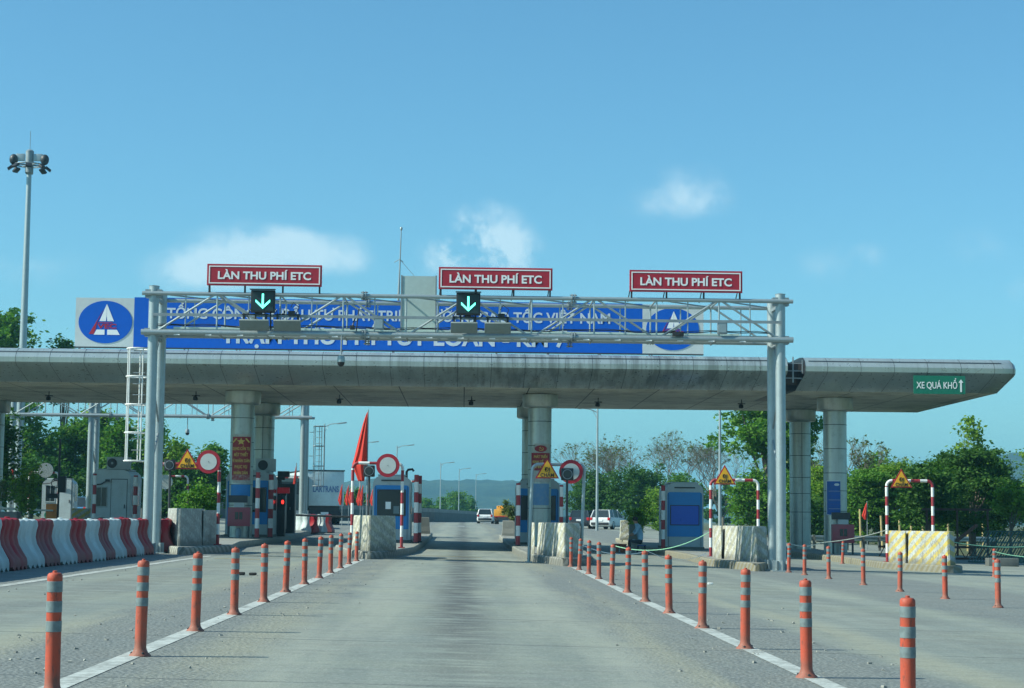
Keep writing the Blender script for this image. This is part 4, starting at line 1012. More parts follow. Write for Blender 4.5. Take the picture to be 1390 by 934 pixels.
# ------------------------------------------------------------------ booths
def rounded(w_, z0, z1, rt, n=6):
    pts = [(-w_, z0), (w_, z0)]
    for a in np.linspace(0, 90, n): pts.append((w_-rt+rt*math.cos(R(a)), z1-rt+rt*math.sin(R(a))))
    for a in np.linspace(90, 180, n): pts.append((-w_+rt+rt*math.cos(R(a)), z1-rt+rt*math.sin(R(a))))
    return pts
def booth(label, x, Y, w_=1.55, H=2.72, L=2.6, front='blue', film=False):
    t = thing('toll_booth', label, 'toll booth', (x, Y, gz(x, Y)+IS), 0)
    h = w_/2
    MB().prism(rounded(h, 0, H, .34), 0, L).build('shell', M['boothpale' if front == 'pale' else 'boothgrey'], t)
    if front == 'blue':
        MB().prism(rounded(h-.06, .50, H-.36, .10), -.012, -.0005).build('blue_panel', M['boothblue'], t, False)
        MB().prism(rounded(h-.30 if film else h-.20, 1.02, 1.95, .08) if not film else rounded(h-.20, .98, 1.72, .06), -.030, -.0125).build('window', M['glassblue' if film else 'glass'], t, False)
        fr = MB(); q = (h-.30 if not film else h-.20); q = h-.20
        z0, z1 = (1.02, 1.95) if not film else (.98, 1.72)
        for a in (-1, 1): fr.box(a*(q+.015), -.022, (z0+z1)/2, .03, .03, z1-z0)
        for z in (z0-.015, z1+.015): fr.box(0, -.022, z, 2*q+.06, .03, .03)
        fr.build('window_frame', M['darkmetal'], t, False)
    else:
        w1 = MB().span(-.60, -.16, -.02, -.0005, 1.05, 1.82).build('window', M['glass'], t, False)
        MB().span(-.64, -.60, -.03, -.0005, 1.0, 1.86).span(-.16, -.12, -.03, -.0005, 1.0, 1.86).span(-.60, -.16, -.03, -.0005, 1.82, 1.86).span(-.60, -.16, -.03, -.0005, 1.0, 1.05).span(-.39, -.37, -.03, -.0205, 1.05, 1.82).build('window_frame', M['boothgrey'], t, False)
        d = MB().span(.02, .66, -.016, -.0005, .12, 2.15).build('door', M['boothpale'], t, False)
        MB().box(.58, -.05, 1.05, .03, .05, .16).build('handle', M['darkmetal'], d, False)
        MB().span(.0, .02, -.018, -.0005, .12, 2.18).span(.66, .68, -.018, -.0005, .12, 2.18).span(.0, .68, -.018, -.0005, 2.15, 2.18).build('door_frame', M['darkmetal'], t, False)
        MB().disc(-.35, .35, -.012, -.0005, .30, .25, 0, 24).build('green_badge', M['signgreen'], t, False)
        MB().tube([(-.75, -.05, 1.92), (-.4, -.12, 1.95), (-.1, -.2, 2.1)], .025).box(-.1, -.2, 2.1, .18, .1, .1).build('camera_arm', M['black'], t, False)
    if front == 'blue':
        MB().box(0, -.02, H-.18, w_*.55, .03, .05).build('roof_vent', M['darkmetal'], t, False)
        MB().span(-h+.10, -h+.115, -.016, -.0005, .12, H-.4).span(h-.115, h-.10, -.016, -.0005, .12, H-.4).build('panel_seam', M['darkmetal'], t, False)
        if not film:
            MB().span(-.22, -.02, -.036, -.0305, 1.25, 1.52).build('paper_notice', M['signwhite'], t, False)
            MB().span(.08, .30, -.036, -.0305, 1.08, 1.36).build('inner_screen', paint('inner_screen', (.12, .18, .2), .4, bump=0), t, False)
    MB().box(0, L/2, H+.02, w_*.75, L*.8, .06, bev=.02).build('roof_cap', M['boothgrey'], t)
    # side windows
    for s in (-1, 1):
        MB().box(s*(h+.006), L/2, 1.5, .012, L*.62, .85).build('side_window', M['glass'], t, False)
    MB().span(-h-.03, h+.03, -.03, L+.03, -.02, .10).build('plinth', M['darkconcrete'], t, False)
    return t
booth('blue toll booth with rounded top on the middle island', -2.68, 69.5, 1.42, 2.50)
booth('blue toll booth behind the tall red poster column', -8.62, 74.5, 1.8, 2.62)
booth('blue toll booth behind the hammer and sickle poster column', 3.05, 74.6, 1.75, 2.62)
booth('toll booth with a dark blue film window at the right beside the seated person', 8.82, 73.3, 1.50, 2.62, film=True)
booth('pale toll booth with a white door, under the air conditioner, at the left', -14.5, 76.5, 1.6, 2.55, front='pale')
booth('plain grey toll booth behind the orange barrier machine at the far left', -20.25, 93.0, 1.6, 2.15, .9, front='grey')
t = thing('air_conditioner', 'white air conditioner unit with a round fan on the pale booth roof', 'air conditioner', (-14.35, 76.8, gz(-14.5, 77)+IS+2.56))
MB().box(.1, 0, .26, .95, .35, .52, bev=.02).build('case', M['boothgrey'], t)
MB().disc(-.15, .26, -.20, -.176, .20, .20, 0, 24).build('fan_grille', M['black'], t, False); MB().disc(-.15, .26, -.21, -.2005, .05, .05, 0, 12).build('fan_hub', M['galv_dull'], t, False)
t = thing('air_conditioner', 'grey air conditioner unit behind the tall red poster column', 'air conditioner', (-8.05, 75.5, gz(-8.5, 77)+IS+2.62))
MB().box(0, 0, .26, .8, .35, .52, bev=.02).build('case', M['boothgrey'], t)
MB().disc(-.1, .26, -.20, -.176, .20, .20, 0, 24).build('fan_grille', M['black'], t, False)

t = thing('vent_pipe', 'small dark bent pipe on the right corner of the middle booth roof', 'pipe', (-2.15, 70.2, gz(-2, 70)+IS+2.40))
MB().tube([(0, 0, -.25), (0, 0, .28), (.06, 0, .36), (.22, 0, .38), (.27, 0, .30)], .045, n=8).build('pipe', M['black'], t)
# striped guard posts near the booths
def gpost(label, x, Y, H=2.5, r=.07, group='striped guard posts by the booths', dark=False):
    t = thing('guard_post', label, 'post', (x, Y, gz(x, Y)+IS), 0, group)
    pts = [(0, 0, 0)]; ms = []; z = 0; k = 1
    while z < H-.01: z2 = min(H, z+.38); pts.append((0, 0, z2)); ms.append(k); k ^= 1; z = z2
    MB().tube(pts, r, ms=ms, n=14).build('pipe', [M['white'], M['red']], t)
    MB().box(0, 0, .02, .24, .24, .04).build('base_plate', M['darkmetal'], t, False)
gpost('thick red and white post at the right corner of the middle blue booth', -1.74, 69.1, 2.55, .085)
gpost('second red and white post behind the corner of the middle blue booth', -1.70, 72.6, 2.6, .085)
gpost('red and white post left of the booth behind the poster column with hammer and sickle', 2.08, 69.4, 2.35, .085)
gpost('black shaded striped post right of the hammer and sickle poster column', 3.75, 70.3, 2.35, .07)
gpost('red and white post at the right corner of the blue booth by the tall poster', -7.78, 70.3, 2.5, .085)
gpost('second red and white post further along the tall poster island', -7.62, 73.6, 2.5, .1)
gpost('red and white post at the left corner of the film window booth', 7.92, 72.9, 2.5, .08)
gpost('red and white post at the left corner of the pale booth', -14.75, 74.4, 2.35, .075)
gpost('red post at the right corner of the pale booth', -13.45, 76.3, 2.35, .09)
# equipment beside the left lane
t = thing('payment_cabinet', 'dark cabinet with red display and lit red light by the left lane', 'cabinet', (-7.62, 77.5, gz(-7.4, 77.5)+IS-.22))
MB().box(0, 0, .95, .42, .5, 1.9, bev=.02).build('case', M['black'], t)
MB().box(.05, -.27, 2.12, .70, .08, .24).build('display', M['led_dim'], t, False)
MB().tube([(.0, 0, 1.9), (0, 0, 2.6)], .03).box(0, -.05, 2.62, .35, .1, .12).build('mast', M['darkmetal'], t)
MB().box(.12, -.27, 1.62, .22, .06, .32).build('signal_box', M['black'], t, False); MB().disc(.12, 1.64, -.315, -.301, .055, .085, 0, 16).build('red_light', M['led_red'], t, False)
t = thing('lane_camera', 'dark camera and lamp cluster on a post by the tall poster island', 'camera', (-7.9, 79.5, gz(-8, 79)+IS))
MB().tube([(0, 0, 0), (0, 0, 2.7)], .05).build('post', M['darkmetal'], t); MB().box(.2, -.05, 2.6, .5, .3, .25, bev=.02).build('camera_body', M['darkmetal'], t)
MB().box(.05, .4, 1.1, .5, .4, 1.7, bev=.02).build('cabinet', M['darkmetal'], t)
for lab, x, Y, w_, h_ in (('tall dark control cabinet behind the payment cabinet on the poster column island', -8.05, 83.5, 1.0, 2.2), ('low dark control cabinet at the right side of the blue booth by the tall poster', -7.85, 78.6, .55, 1.5)):
    t = thing('control_cabinet', lab, 'cabinet', (x, Y, gz(x, Y)+IS))
    MB().box(0, 0, h_/2, w_, .5, h_, bev=.02).build('case', M['darkmetal'], t); MB().span(-w_*.4, w_*.4, -.265, -.251, .15, h_-.15).build('door', M['black'], t, False)
    MB().box(w_*.3, -.28, h_*.5, .03, .03, .12).build('handle', M['galv_dull'], t, False)
t = thing('boom_barrier', 'long dark barrier arm lowered across the far left lane', 'barrier', (-8.3, 87.5, gz(-8, 87)+IS))
MB().box(0, 0, .45, .35, .35, .9, bev=.02).build('machine', M['darkmetal'], t); MB().tube([(0, -.2, .78), (3.6, -.2, .70)], .05, n=8).build('arm', M['darkmetal'], t)
t = thing('barrier_machine', 'orange barrier machine with a white arm at the far left', 'barrier', (-17.65, 80.0, gz(-18, 80)))
MB().box(0, 0, .62, .45, .4, 1.25, bev=.02).build('machine', M['orangebox'], t); MB().tube([(.1, -.25, .95), (-1.4, -.25, 1.0)], .04, n=8).tube([(-1.4, -.25, 1.0), (-2.8, -.25, 1.05)], .055, n=8).build('arm', M['white'], t)
t = thing('equipment_pole', 'black pole with clustered cameras beside the orange barrier machine', 'pole', (-17.4, 80.0, gz(-17, 80)))
MB().tube([(0, 0, 0), (0, 0, 4.05)], .05).build('pole', M['darkmetal'], t); MB().box(.15, -.05, 2.1, .35, .25, .7, bev=.03).box(-.2, -.1, 1.6, .45, .3, .2).build('equipment_box', M['black'], t, False)
MB().tube([(.18*math.cos(a)-.1, -.15, 2.15+.2*math.sin(a)) for a in np.linspace(0, 6.28, 16)], .02, n=6).build('ring', M['black'], t)
t = thing('yellow_block', 'dirty yellow concrete block behind the orange barrier machine', 'concrete block', (-17.2, 84, gz(-17, 84)))
MB().span(-.45, .55, 0, .6, 0, 1.05, bev=.04).build('block_body', M['blk_yellow'], t)
t = thing('concrete_planter', 'long grey concrete block planter at the left photo edge', 'planter', (-17.0, 70.0, gz(-17, 70)))
MB().span(-1.6, .25, 0, .6, 0, .95, bev=.04).build('block_body', M['darkconcrete'], t)

# ------------------------------------------------------------------ fire cabinets and posters on columns
def cabinet(label, x, Y):
    t = thing('fire_cabinet', label, 'cabinet', (x, Y, gz(x, Y)+IS), 0, 'red fire cabinets by the columns')
    MB().box(0, 0, .80, .86, .26, .72, bev=.015).build('case', M['pink'], t)
    MB().span(-.14, .14, -.142, -.1305, .70, .98).build('glass_pane', M['glass'], t, False); MB().span(-.012, .012, -.15, -.1425, .70, .98).build('pane_bar', M['pink'], t, False)
    MB().span(-.2, .2, -.12, .1, 1.165, 1.34).build('top_box', M['boothgrey'], t, False)
    MB().span(-.42, .3, -.02, .12, 1.345, 1.62).build('shelf_back', M['darkmetal'], t, False)
    for s in (-.38, .38): MB().box(s, 0, .22, .04, .2, .44).build('leg', M['darkmetal'], t, False)
    MB().lathe([(.1, 0), (.11, .3), (.05, .38)], -.02, 0, 0, 14).build('bottle', M['galv_dull'], t)
cabinet('red fire cabinet on legs in front of the tall red poster column', -8.62, 71.6); cabinet('red fire cabinet on legs in front of the column with the blue poster', 14.78, 71.6)
def poster(label, cx, Y, z0, z1, w_, kind):
    t = thing('column_poster', label, 'poster', (cx, Y, 0)); r = .455
    def band(a, b, za, zb, y, name, mat, n=14):
        m = MB(); b0 = 0
        for i in range(n+1):
            x = a+(b-a)*i/n; ang = x/r; rr = r+y
            for z in (za, zb): m.v.append((rr*math.sin(ang), -rr*math.cos(ang), z))
            for z in (za, zb): m.v.append(((rr-.006)*math.sin(ang), -(rr-.006)*math.cos(ang), z))
        for i in range(n):
            q = 4*i; m.face((q, q+1, q+5, q+4)); m.face((q+2, q+6, q+7, q+3)); m.face((q+1, q+3, q+7, q+5)); m.face((q, q+4, q+6, q+2))
        m.face((0, 2, 3, 1)); m.face((4*n, 4*n+1, 4*n+3, 4*n+2))
        return m.build(name, mat, t)
    h = w_/2
    def word(s, x0, x1, z, c, mat, nm='lettering', b=.03):
        o = text(s, x0, x1, z, c, -r-.024, mat, t, nm, b, depth=.004); wrap(o, 0, 0, r); return o
    if kind == 1:
        band(-h, h, z0, z1, .012, 'border', M['posterpale']); band(-h+.05, h-.05, z0+.12, z1-.1, .018, 'sheet', M['posterred'])
        zz = z1-.62
        for s, q in (('DẠNG CẦN TỤ', .34), ('MẬT THIẾT', .27), ('VÌ NHÂN DÂN', .35), ('PHỤC VỤ', .24), ('NHÂN DÂN', .27)): word(s, -q, q, zz, .12, M['gold']); zz -= .235
        st = MB().prism([(.17*math.sin(R(k*36))*(1 if k % 2 == 0 else .45), z1-.29+.15*math.cos(R(k*36))*(1 if k % 2 == 0 else .45)) for k in range(10)], -r-.03, -r-.022).build('star_emblem', M['gold'], t, False)
        for s in (-1, 1): MB().prism([(s*.15, z1-.18), (s*.20, z1-.15), (s*.33, z1-.30), (s*.30, z1-.34)][::s], -r-.0, -r+.06).build('ribbon', M['gold'], t, False)
        band(-h+.06, h-.06, z0+.13, z0+.33, .022, 'flower_strip', paint('flower_strip', (.30, .05, .06), .6, 0, 1.0, 16, (.40, .36, .32), bump=0))
    elif kind == 2:
        band(-h, h, z0, z1, .012, 'border', M['posterpale']); band(-h+.04, h-.04, z0+.45, z1-.36, .018, 'sheet', M['posterred'])
        e = MB().disc(0, z1-.20, -r-.032, -r-.02, .24, .13, 0, 24).build('red_oval', M['posterred'], t, False)
        sk = MB().tube([(.09*math.cos(a)+.01, -r-.04, z1-.20+.07*math.sin(a)) for a in np.linspace(R(-150), R(80), 12)], .012, n=6, rs=[.012]*4+[.014]*4+[.010, .008, .006, .003])
        sk.tube([(-.02, -r-.04, z1-.17), (.10, -r-.04, z1-.27)], .011, n=6); sk.box(-.03, -r-.04, z1-.16, .07, .015, .035, rot=Matrix.Rotation(R(-40), 3, 'Y')); sk.build('emblem', M['gold'], t)
        word('PHÁT TRIỂN', -.26, .26, z1-.56, .10, M['gold']); word('KINH TẾ, XÃ', -.31, .31, z1-.76, .10, M['gold']); word('HỘI', -.2, .2, z1-.96, .10, M['gold'])
    else:
        band(-h, h, z0, z1, .012, 'border', M['bannerletter']); band(-h+.03, h-.03, z0+.03, z1-.03, .018, 'sheet', M['posterblue'])
        MB().disc(.02, z1-.16, -r-.032, -r-.02, .10, .05, 0, 20).build('badge', M['bannerletter'], t, False)
        zz = z1-.42
        for k in range(9):
            m = band(-h+.10, h-.14-.1*((k*37 % 10)/10), zz, zz+.012, .022, 'text_rule', M['signblue'] if k % 3 else M['boothgrey']); zz -= .115
    return t
poster('tall red poster with gold lettering wrapped round the left column', -8.66, 72.5, 2.45, 4.36, .86, 1)
poster('red poster with gold hammer and sickle on the column right of the centre lane', 3.02, 72.5, 2.62, 4.12, .86, 2)
poster('blue notice poster on the column right of the right gantry posts', 14.62, 72.5, 1.45, 2.8, .78, 3)
t = thing('column_notice', 'blue and white notice low on the column below the hammer and sickle poster', 'poster', (3.02, 72.5, 0))
m = MB()
for i in range(13):
    a = (-.36+.72*i/12)/.455; m.v += [(.474*math.sin(a), -.474*math.cos(a), 1.72), (.474*math.sin(a), -.474*math.cos(a), 2.56)]
for i in range(12): m.face((2*i, 2*i+1, 2*i+3, 2*i+2))
m.build('sheet', paint('notice_blue', (.12, .26, .44), .6, 0, .5, 7, (.25, .32, .38)), t)
t = thing('column_notice', 'blue sheet wrapped on the column directly below the tall red poster', 'poster', (-8.66, 72.5, 0))
m = MB()
for i in range(13):
    a = (-.42+.84*i/12)/.455; m.v += [(.474*math.sin(a), -.474*math.cos(a), 1.95), (.474*math.sin(a), -.474*math.cos(a), 2.40)]
for i in range(12): m.face((2*i, 2*i+1, 2*i+3, 2*i+2))
m.build('sheet', M['boothblue'], t)

# ------------------------------------------------------------------ vehicles
def wheel(t, x, y, r, w_=.2):
    m = MB(); n = 20
    m.v = [(x-w_/2, y+r*math.cos(2*math.pi*k/n), r+r*math.sin(2*math.pi*k/n)) for k in range(n)] + [(x+w_/2, y+r*math.cos(2*math.pi*k/n), r+r*math.sin(2*math.pi*k/n)) for k in range(n)]
    m.face(list(range(n))); m.face([n+k for k in reversed(range(n))])
    for k in range(n): k2 = (k+1) % n; m.face((k, n+k, n+k2, k2))
    o = m.build('wheel', M['tyre'], t); s = 1 if x > 0 else -1
    h = MB(); xx = x+s*(w_/2+.004); h.v = [(xx, y+r*.6*math.cos(2*math.pi*k/n), r+r*.6*math.sin(2*math.pi*k/n)) for k in range(n)] + [(xx+s*.012, y+r*.5*math.cos(2*math.pi*k/n), r+r*.5*math.sin(2*math.pi*k/n)) for k in range(n)]
    h.face([n+k for k in range(n)])
    for k in range(n): k2 = (k+1) % n; h.face((k, n+k, n+k2, k2))
    h.build('rim', M['galv'], o)
def car(label, name, cat, x, Y, rz, paintm, L=4.4, W=1.8, H=1.62):
    """local +y is forward; the rear faces -y"""
    t = thing(name, label, cat, (x, Y, gz(x, Y)), rz)
    # body as a loft along y of rounded cross sections
    st = [(-L/2, .42, .86, .90, .80), (-L/2+.10, .26, .98, .97, .88), (-L/2+.5, .22, 1.0, 1.0, .93), (-.6, .20, .98, 1.0, .95), (.7, .20, .96, 1.0, .95), (L/2-.9, .22, .90, .99, .90), (L/2-.25, .26, .76, .93, .80), (L/2, .36, .62, .80, .62)]
    m = MB(); K = 8
    for y, z0, z1, kw, kt in st:
        w0 = W/2*kw; wt = W/2*kt; z1 = z1*H/1.62
        P = [(-w0*.9, z0), (-w0, z0+.12), (-w0, (z0+z1)/2), (-wt, z1), (wt, z1), (w0, (z0+z1)/2), (w0, z0+.12), (w0*.9, z0)]
        for a, b in P: m.v.append((a, y, b))
    for i in range(len(st)-1):
        for j in range(K): j2 = (j+1) % K; m.face((i*K+j, i*K+j2, (i+1)*K+j2, (i+1)*K+j))
    m.face(list(range(K))); m.face([(len(st)-1)*K+j for j in reversed(range(K))])
    m.build('body', paintm, t)
    b = H*.595; cab = [(-L/2+.12, b, W/2*.90), (-L/2+.38, H-.04, W/2*.72), (-L/2+.9, H, W/2*.74), (L/2-2.2, H-.03, W/2*.74), (L/2-1.2, b-.02, W/2*.88)]
    g = MB()
    # glasshouse prism: four corner posts are covered by the roof and pillars
    for y, z, w_ in cab: g.v += [(-w_, y, z), (w_, y, z)]
    n = len(cab)
    for i in range(n-1): g.face((2*i, 2*i+1, 2*i+3, 2*i+2), 0 if i in (1, 2) else 1)
    wl = [W/2*.93]*n; base = len(g.v)
    for (y, z, w_), q in zip(cab, wl): g.v += [(-q, y, b-.03), (q, y, b-.03)]
    for i in range(n-1):
        g.face((2*i, 2*i+2, base+2*i+2, base+2*i), 1); g.face((2*i+1, base+2*i+1, base+2*i+3, 2*i+3), 1)
    g.build('glasshouse', [paintm, M['glass']], t, False)
    for s in (-1, 1):
        for (y, z, w_), (y2, z2, w2) in (((cab[0]), (cab[1])), ((cab[4]), (cab[3]))): MB().tube([(s*w_*1.0, y, z), (s*w2, y2, z2)], .045, n=6).build('pillar', paintm, t)
        MB().tube([(s*W/2*.93, -.1, b), (s*W/2*.745, -.1, H-.03)], .04, n=6).build('pillar', paintm, t); MB().tube([(s*W/2*.93, -L/2+1.05, b), (s*W/2*.745, -L/2+1.0, H-.03)], .05, n=6).build('pillar', paintm, t)
    for s in (-1, 1):
        for y in (-L/2+.78, L/2-.85): wheel(t, s*(W/2-.11), y, .335, .22)
        MB().box(s*(W/2-.16), -L/2+.06, b-.10, .20, .16, .22, bev=.02).build('tail_light', M['taillight'], t)
        MB().box(s*(W/2+.06), L/2-1.5, b+.05, .16, .12, .13, bev=.02).build('mirror', paintm, t)
    MB().box(0, -L/2-.015, .46, W*.82, .14, .20, bev=.03).build('bumper', M['black'], t); MB().box(0, -L/2-.022, .74*H/1.62, .46, .03, .14).build('number_plate', M['signwhite'], t, False)
    return t
car('white suv seen from behind driving away on the right of the centre lane', 'suv', 'car', 11.9, 150, R(-24), M['carwhite'], 4.5, 1.8, 1.58)
car('dark blue car behind the island block left of the white suv', 'parked_car', 'car', 9.9, 151, R(-14), M['cardark'], 4.3, 1.75, 1.5)
car('small white hatchback far away in the centre lane', 'hatchback', 'car', 2.45, 197, R(-3), M['carwhite'], 4.0, 1.72, 1.55)
car('light blue car half hidden behind the far left gantry post', 'parked_car', 'car', -21.0, 104, R(-10), M['carblue'], 4.3, 1.75, 1.45)
t = thing('yellow_truck', 'small yellow truck seen from behind, right of the far white hatchback', 'truck', (4.15, 188, gz(4, 188)), R(-4))
MB().box(0, 1.2, 1.15, 1.95, 2.6, .75, bev=.08).build('tipper_bed', M['caryellow'], t); MB().box(0, 3.3, 1.25, 1.7, 1.3, 1.3, bev=.12).build('cab', M['caryellow'], t)
MB().box(0, 1.6, .62, 1.2, 4.4, .25).build('chassis', M['darkmetal'], t, False); MB().box(0, -.14, .62, .5, .04, .2).build('number_plate', M['signwhite'], t, False)
MB().box(0, -.13, .78, 1.9, .06, .1).build('rear_bar', M['taillight'], t, False)
for s in (-1, 1):
    for y in (.6, 3.2): wheel(t, s*.78, y, .40, .28)
# lorry
t = thing('lorry', 'dark cab lorry towing a pale blue box trailer, seen beyond the left lanes', 'truck', (-8.9, 120, gz(-9, 121)), R(14))
MB().span(-1.25, 1.25, .2, 8.5, 1.2, 3.45, bev=.05).build('box_body', paint('box_pale', (.52, .64, .66), .5, 0, .35, 1.2, (.25, .33, .34)), t)
tx = text('LARTRANS', -.80, .90, 2.1, .40, .19, paint('faded_blue_letters', (.13, .22, .40), .6, bump=0), t, 'lettering', .03)
MB().span(-1.28, 1.28, .15, 8.55, 3.452, 3.53).build('roof_rail', M['cardark'], t, False)
MB().span(-1.0, 1.0, .4, 8.3, .75, 1.19).build('chassis', M['darkmetal'], t, False)
for s in (-1, 1):
    for y in (1.4, 2.6, 7.0): wheel(t, s*1.0, y, .5, .3)
MB().box(0, .28, .7, 2.3, .1, .14).build('rear_bumper', M['darkmetal'], t, False); MB().box(0, .22, .72, .5, .03, .16).build('number_plate', M['signwhite'], t, False)
t = thing('lorry', 'dark green tractor lorry standing left of the pale box trailer', 'truck', (-11.1, 119, gz(-11, 119)), R(6))
MB().span(-1.2, 1.2, 0, 2.2, .9, 3.1, bev=.15).build('cab', paint('cab_green', (.05, .09, .09), .4, 0, .3), t); MB().span(-1.05, 1.05, -.02, 0, 1.9, 2.7).build('windscreen', M['glass'], t, False)
MB().span(-1.2, 1.2, -.1, -.021, .5, .88).build('bumper', M['galv_dull'], t, False); MB().box(0, 4, .75, 1.2, 7.5, .3).build('chassis', M['darkmetal'], t, False)
for s in (-1, 1):
    for y in (.9, 5.5): wheel(t, s*1.0, y, .5, .3)
    MB().box(s*.85, -.11, .68, .3, .04, .14).build('headlight', M['signwhite'], t, False)
t = thing('minibus', 'pale blue minibus front behind the barrier arm in the left lane', 'van', (-10.6, 105, gz(-10.6, 105)), R(4))
MB().span(-.95, .95, 0, 4.8, .4, 2.2, bev=.18).build('body', M['boothpale'], t); MB().prism([(-.78, 1.2), (.78, 1.2), (.68, 1.9), (-.68, 1.9)], -.015, -.002).build('windscreen', M['glass'], t, False)
for s in (-1, 1):
    for y in (.8, 3.8): wheel(t, s*.82, y, .36, .22)
    MB().box(s*.7, -.02, .85, .28, .04, .16).build('headlight', M['signwhite'], t, False)

# ------------------------------------------------------------------ person sitting
def skin_chain(name, verts, edges, radii, mat, parent, root=0, sub=2):
    me = bpy.data.meshes.new(name); me.from_pydata(verts, edges, []); o = bpy.data.objects.new(name, me); COL.objects.link(o)
    o.modifiers.new('s', 'SKIN'); sk = me.skin_vertices[0].data
    for i, r in enumerate(radii): sk[i].radius = (r, r) if not isinstance(r, tuple) else r; sk[i].use_root = (i == root)
    sm = o.modifiers.new('d', 'SUBSURF'); sm.levels = sub; sm.render_levels = sub
    dg = bpy.context.evaluated_depsgraph_get(); m2 = bpy.data.meshes.new_from_object(o.evaluated_get(dg)); bpy.data.objects.remove(o); bpy.data.meshes.remove(me)
    m2.name = name; m2.materials.clear()
    for q in (mat if isinstance(mat, (list, tuple)) else [mat]): m2.materials.append(q)
    m2.polygons.foreach_set('use_smooth', [True]*len(m2.polygons))
    ob = bpy.data.objects.new(name, m2); COL.objects.link(ob); ob.parent = parent; return ob
def person():
    X, Y = 7.05, 73.0; z0 = gz(X, Y)
    t = thing('person', 'person sitting with back turned in a pale blue shirt beside the film window booth', 'person', (X, Y, z0))
    # x to the right, y away; the person sits facing left and away, bent slightly forward
    V = [(0, 0, .46), (-.02, 0, .66), (-.07, .02, .88), (-.13, .04, 1.06), (-.18, .06, 1.16), (-.22, .07, 1.27), (-.24, .07, 1.36),
         (-.10, -.17, 1.04), (-.22, -.22, .80), (-.42, -.15, .68),
         (-.12, .24, 1.04), (-.26, .27, .80), (-.44, .20, .70),
         (-.03, -.10, .44), (-.44, -.13, .50), (-.46, -.13, .10), (-.60, -.14, .05),
         (-.03, .11, .44), (-.46, .15, .50), (-.44, .15, .10), (-.58, .16, .05)]
    E = [(0, 1), (1, 2), (2, 3), (3, 4), (4, 5), (5, 6), (3, 7), (7, 8), (8, 9), (3, 10), (10, 11), (11, 12), (0, 13), (13, 14), (14, 15), (15, 16), (0, 17), (17, 18), (18, 19), (19, 20)]
    r = [.15, .14, .15, .13, .06, .095, .085, .06, .046, .032, .06, .046, .032, .095, .062, .042, .04, .095, .062, .042, .04]
    b = skin_chain('body', V, E, r, [M['skin'], M['shirt'], M['trouser']], t)
    for p in b.data.polygons:
        c = p.center
        if c.z > 1.17 or (c.z > .6 and c.x < -.30): p.material_index = 0
        elif c.z > .53 and c.x > -.34: p.material_index = 1
        elif c.z > .58: p.material_index = 0
        else: p.material_index = 2
    hair = MB().ball(-.215, .07, 1.345, .108, sz=1.02, n=16).build('hair', M['hair'], t)
    f = MB().ball(-.325, .05, 1.30, .016, n=8).build('nose', M['skin'], t)
    for s, hx in ((-1, 9), (1, 12)):
        h = V[hx]
        for k, ln in enumerate((.055, .07, .075, .068)):
            yy = h[1]+(k-1.5)*.02
            MB().tube([(h[0]-.02, yy, h[2]), (h[0]-.055, yy, h[2]-.005), (h[0]-.055-ln*.6, yy, h[2]-.03)], .009, n=6, rs=[.010, .009, .006]).build('finger', M['skin'], b)
        MB().tube([(h[0], h[1]+s*-.03, h[2]), (h[0]-.04, h[1]-s*.055, h[2]-.005)], .01, n=6, rs=[.011, .008]).build('thumb', M['skin'], b)
    st = thing('stool', 'low dark stool under the seated person', 'stool', (X+.02, Y, z0))
    MB().box(0, 0, .31, .34, .34, .04, bev=.01).build('seat', paint('stool_blue', (.02, .04, .16), .5), st)
    for a in (-1, 1):
        for c in (-1, 1): MB().tube([(a*.13, c*.13, .29), (a*.16, c*.16, 0)], .018, n=6).build('leg', M['trouser'], st)
person()
for i, (x, s) in enumerate(((6.15, 'left'), (6.42, 'right'))):
    t = thing('clay_pot', f'{s} of two small clay pots at the feet of the seated person', 'pot', (x, 74, gz(x, 74)+.0), 0)
    MB().lathe([(.09, 0), (.14, .28), (.155, .29), (.155, .34), (.12, .34)], n=16).build('pot_body', M['clay'], t)
block('cream concrete block behind the seated person by the shrub', 7.55, 8.0, 88.5, .95, .5, M['blk_pale'])
block('grey concrete block right behind the seated person', 7.35, 7.95, 81.5, .85, .5, M['concrete'])

# ------------------------------------------------------------------ lamp posts and mast
def street_lamp(label, x, Y, ztop, arm=1.6, side=1, r=.09):
    z0 = gz(x, Y)-.1; t = thing('street_lamp', label, 'street lamp', (x, Y, z0), 0, 'street lamps along the road'); H = ztop-z0
    MB().tube([(0, 0, 0), (0, 0, H)], r, n=12, rs=[r, r*.55]).build('pole', M['galv'], t)
    if arm:
        MB().tube([(0, 0, H-.25), (side*arm*.45, 0, H-.02), (side*arm, 0, H+.05)], .035, n=8).tube([(0, 0, H-.7), (side*arm*.3, 0, H-.1)], .02, n=6).build('arm', M['galv'], t)
        MB().box(side*(arm+.3), 0, H+.07, .75, .28, .10, 0, Matrix.Rotation(R(-8*side), 3, 'Y'), .03).build('lamp_head', M['galv_dull'], t)
street_lamp('street lamp right of the far ladder cage above the box trailer', -11.3, 150, 8.75, 1.1)
street_lamp('street lamp whose head shows left of the middle round sign', -10.6, 190, 8.9, 1.2)
street_lamp('street lamp whose head shows right of the middle round sign', -7.2, 200, 9.0, 1.2)
street_lamp('street lamp left of three beyond the far parapet', -3.05, 250, 8.7, 1.2)
street_lamp('street lamp middle of three beyond the far parapet', -.65, 300, 9.3, 1.2)
street_lamp('street lamp right of three beyond the far parapet', 2.45, 350, 9.7, 1.3)
street_lamp('tall street lamp right of the hammer and sickle poster column', 9.45, 130, 9.0, 1.2, -1, .11)
street_lamp('tall pale pole behind the triangle sign hoop left of the right gantry posts', 13.95, 100, 8.6, 1.2, 1, .10)
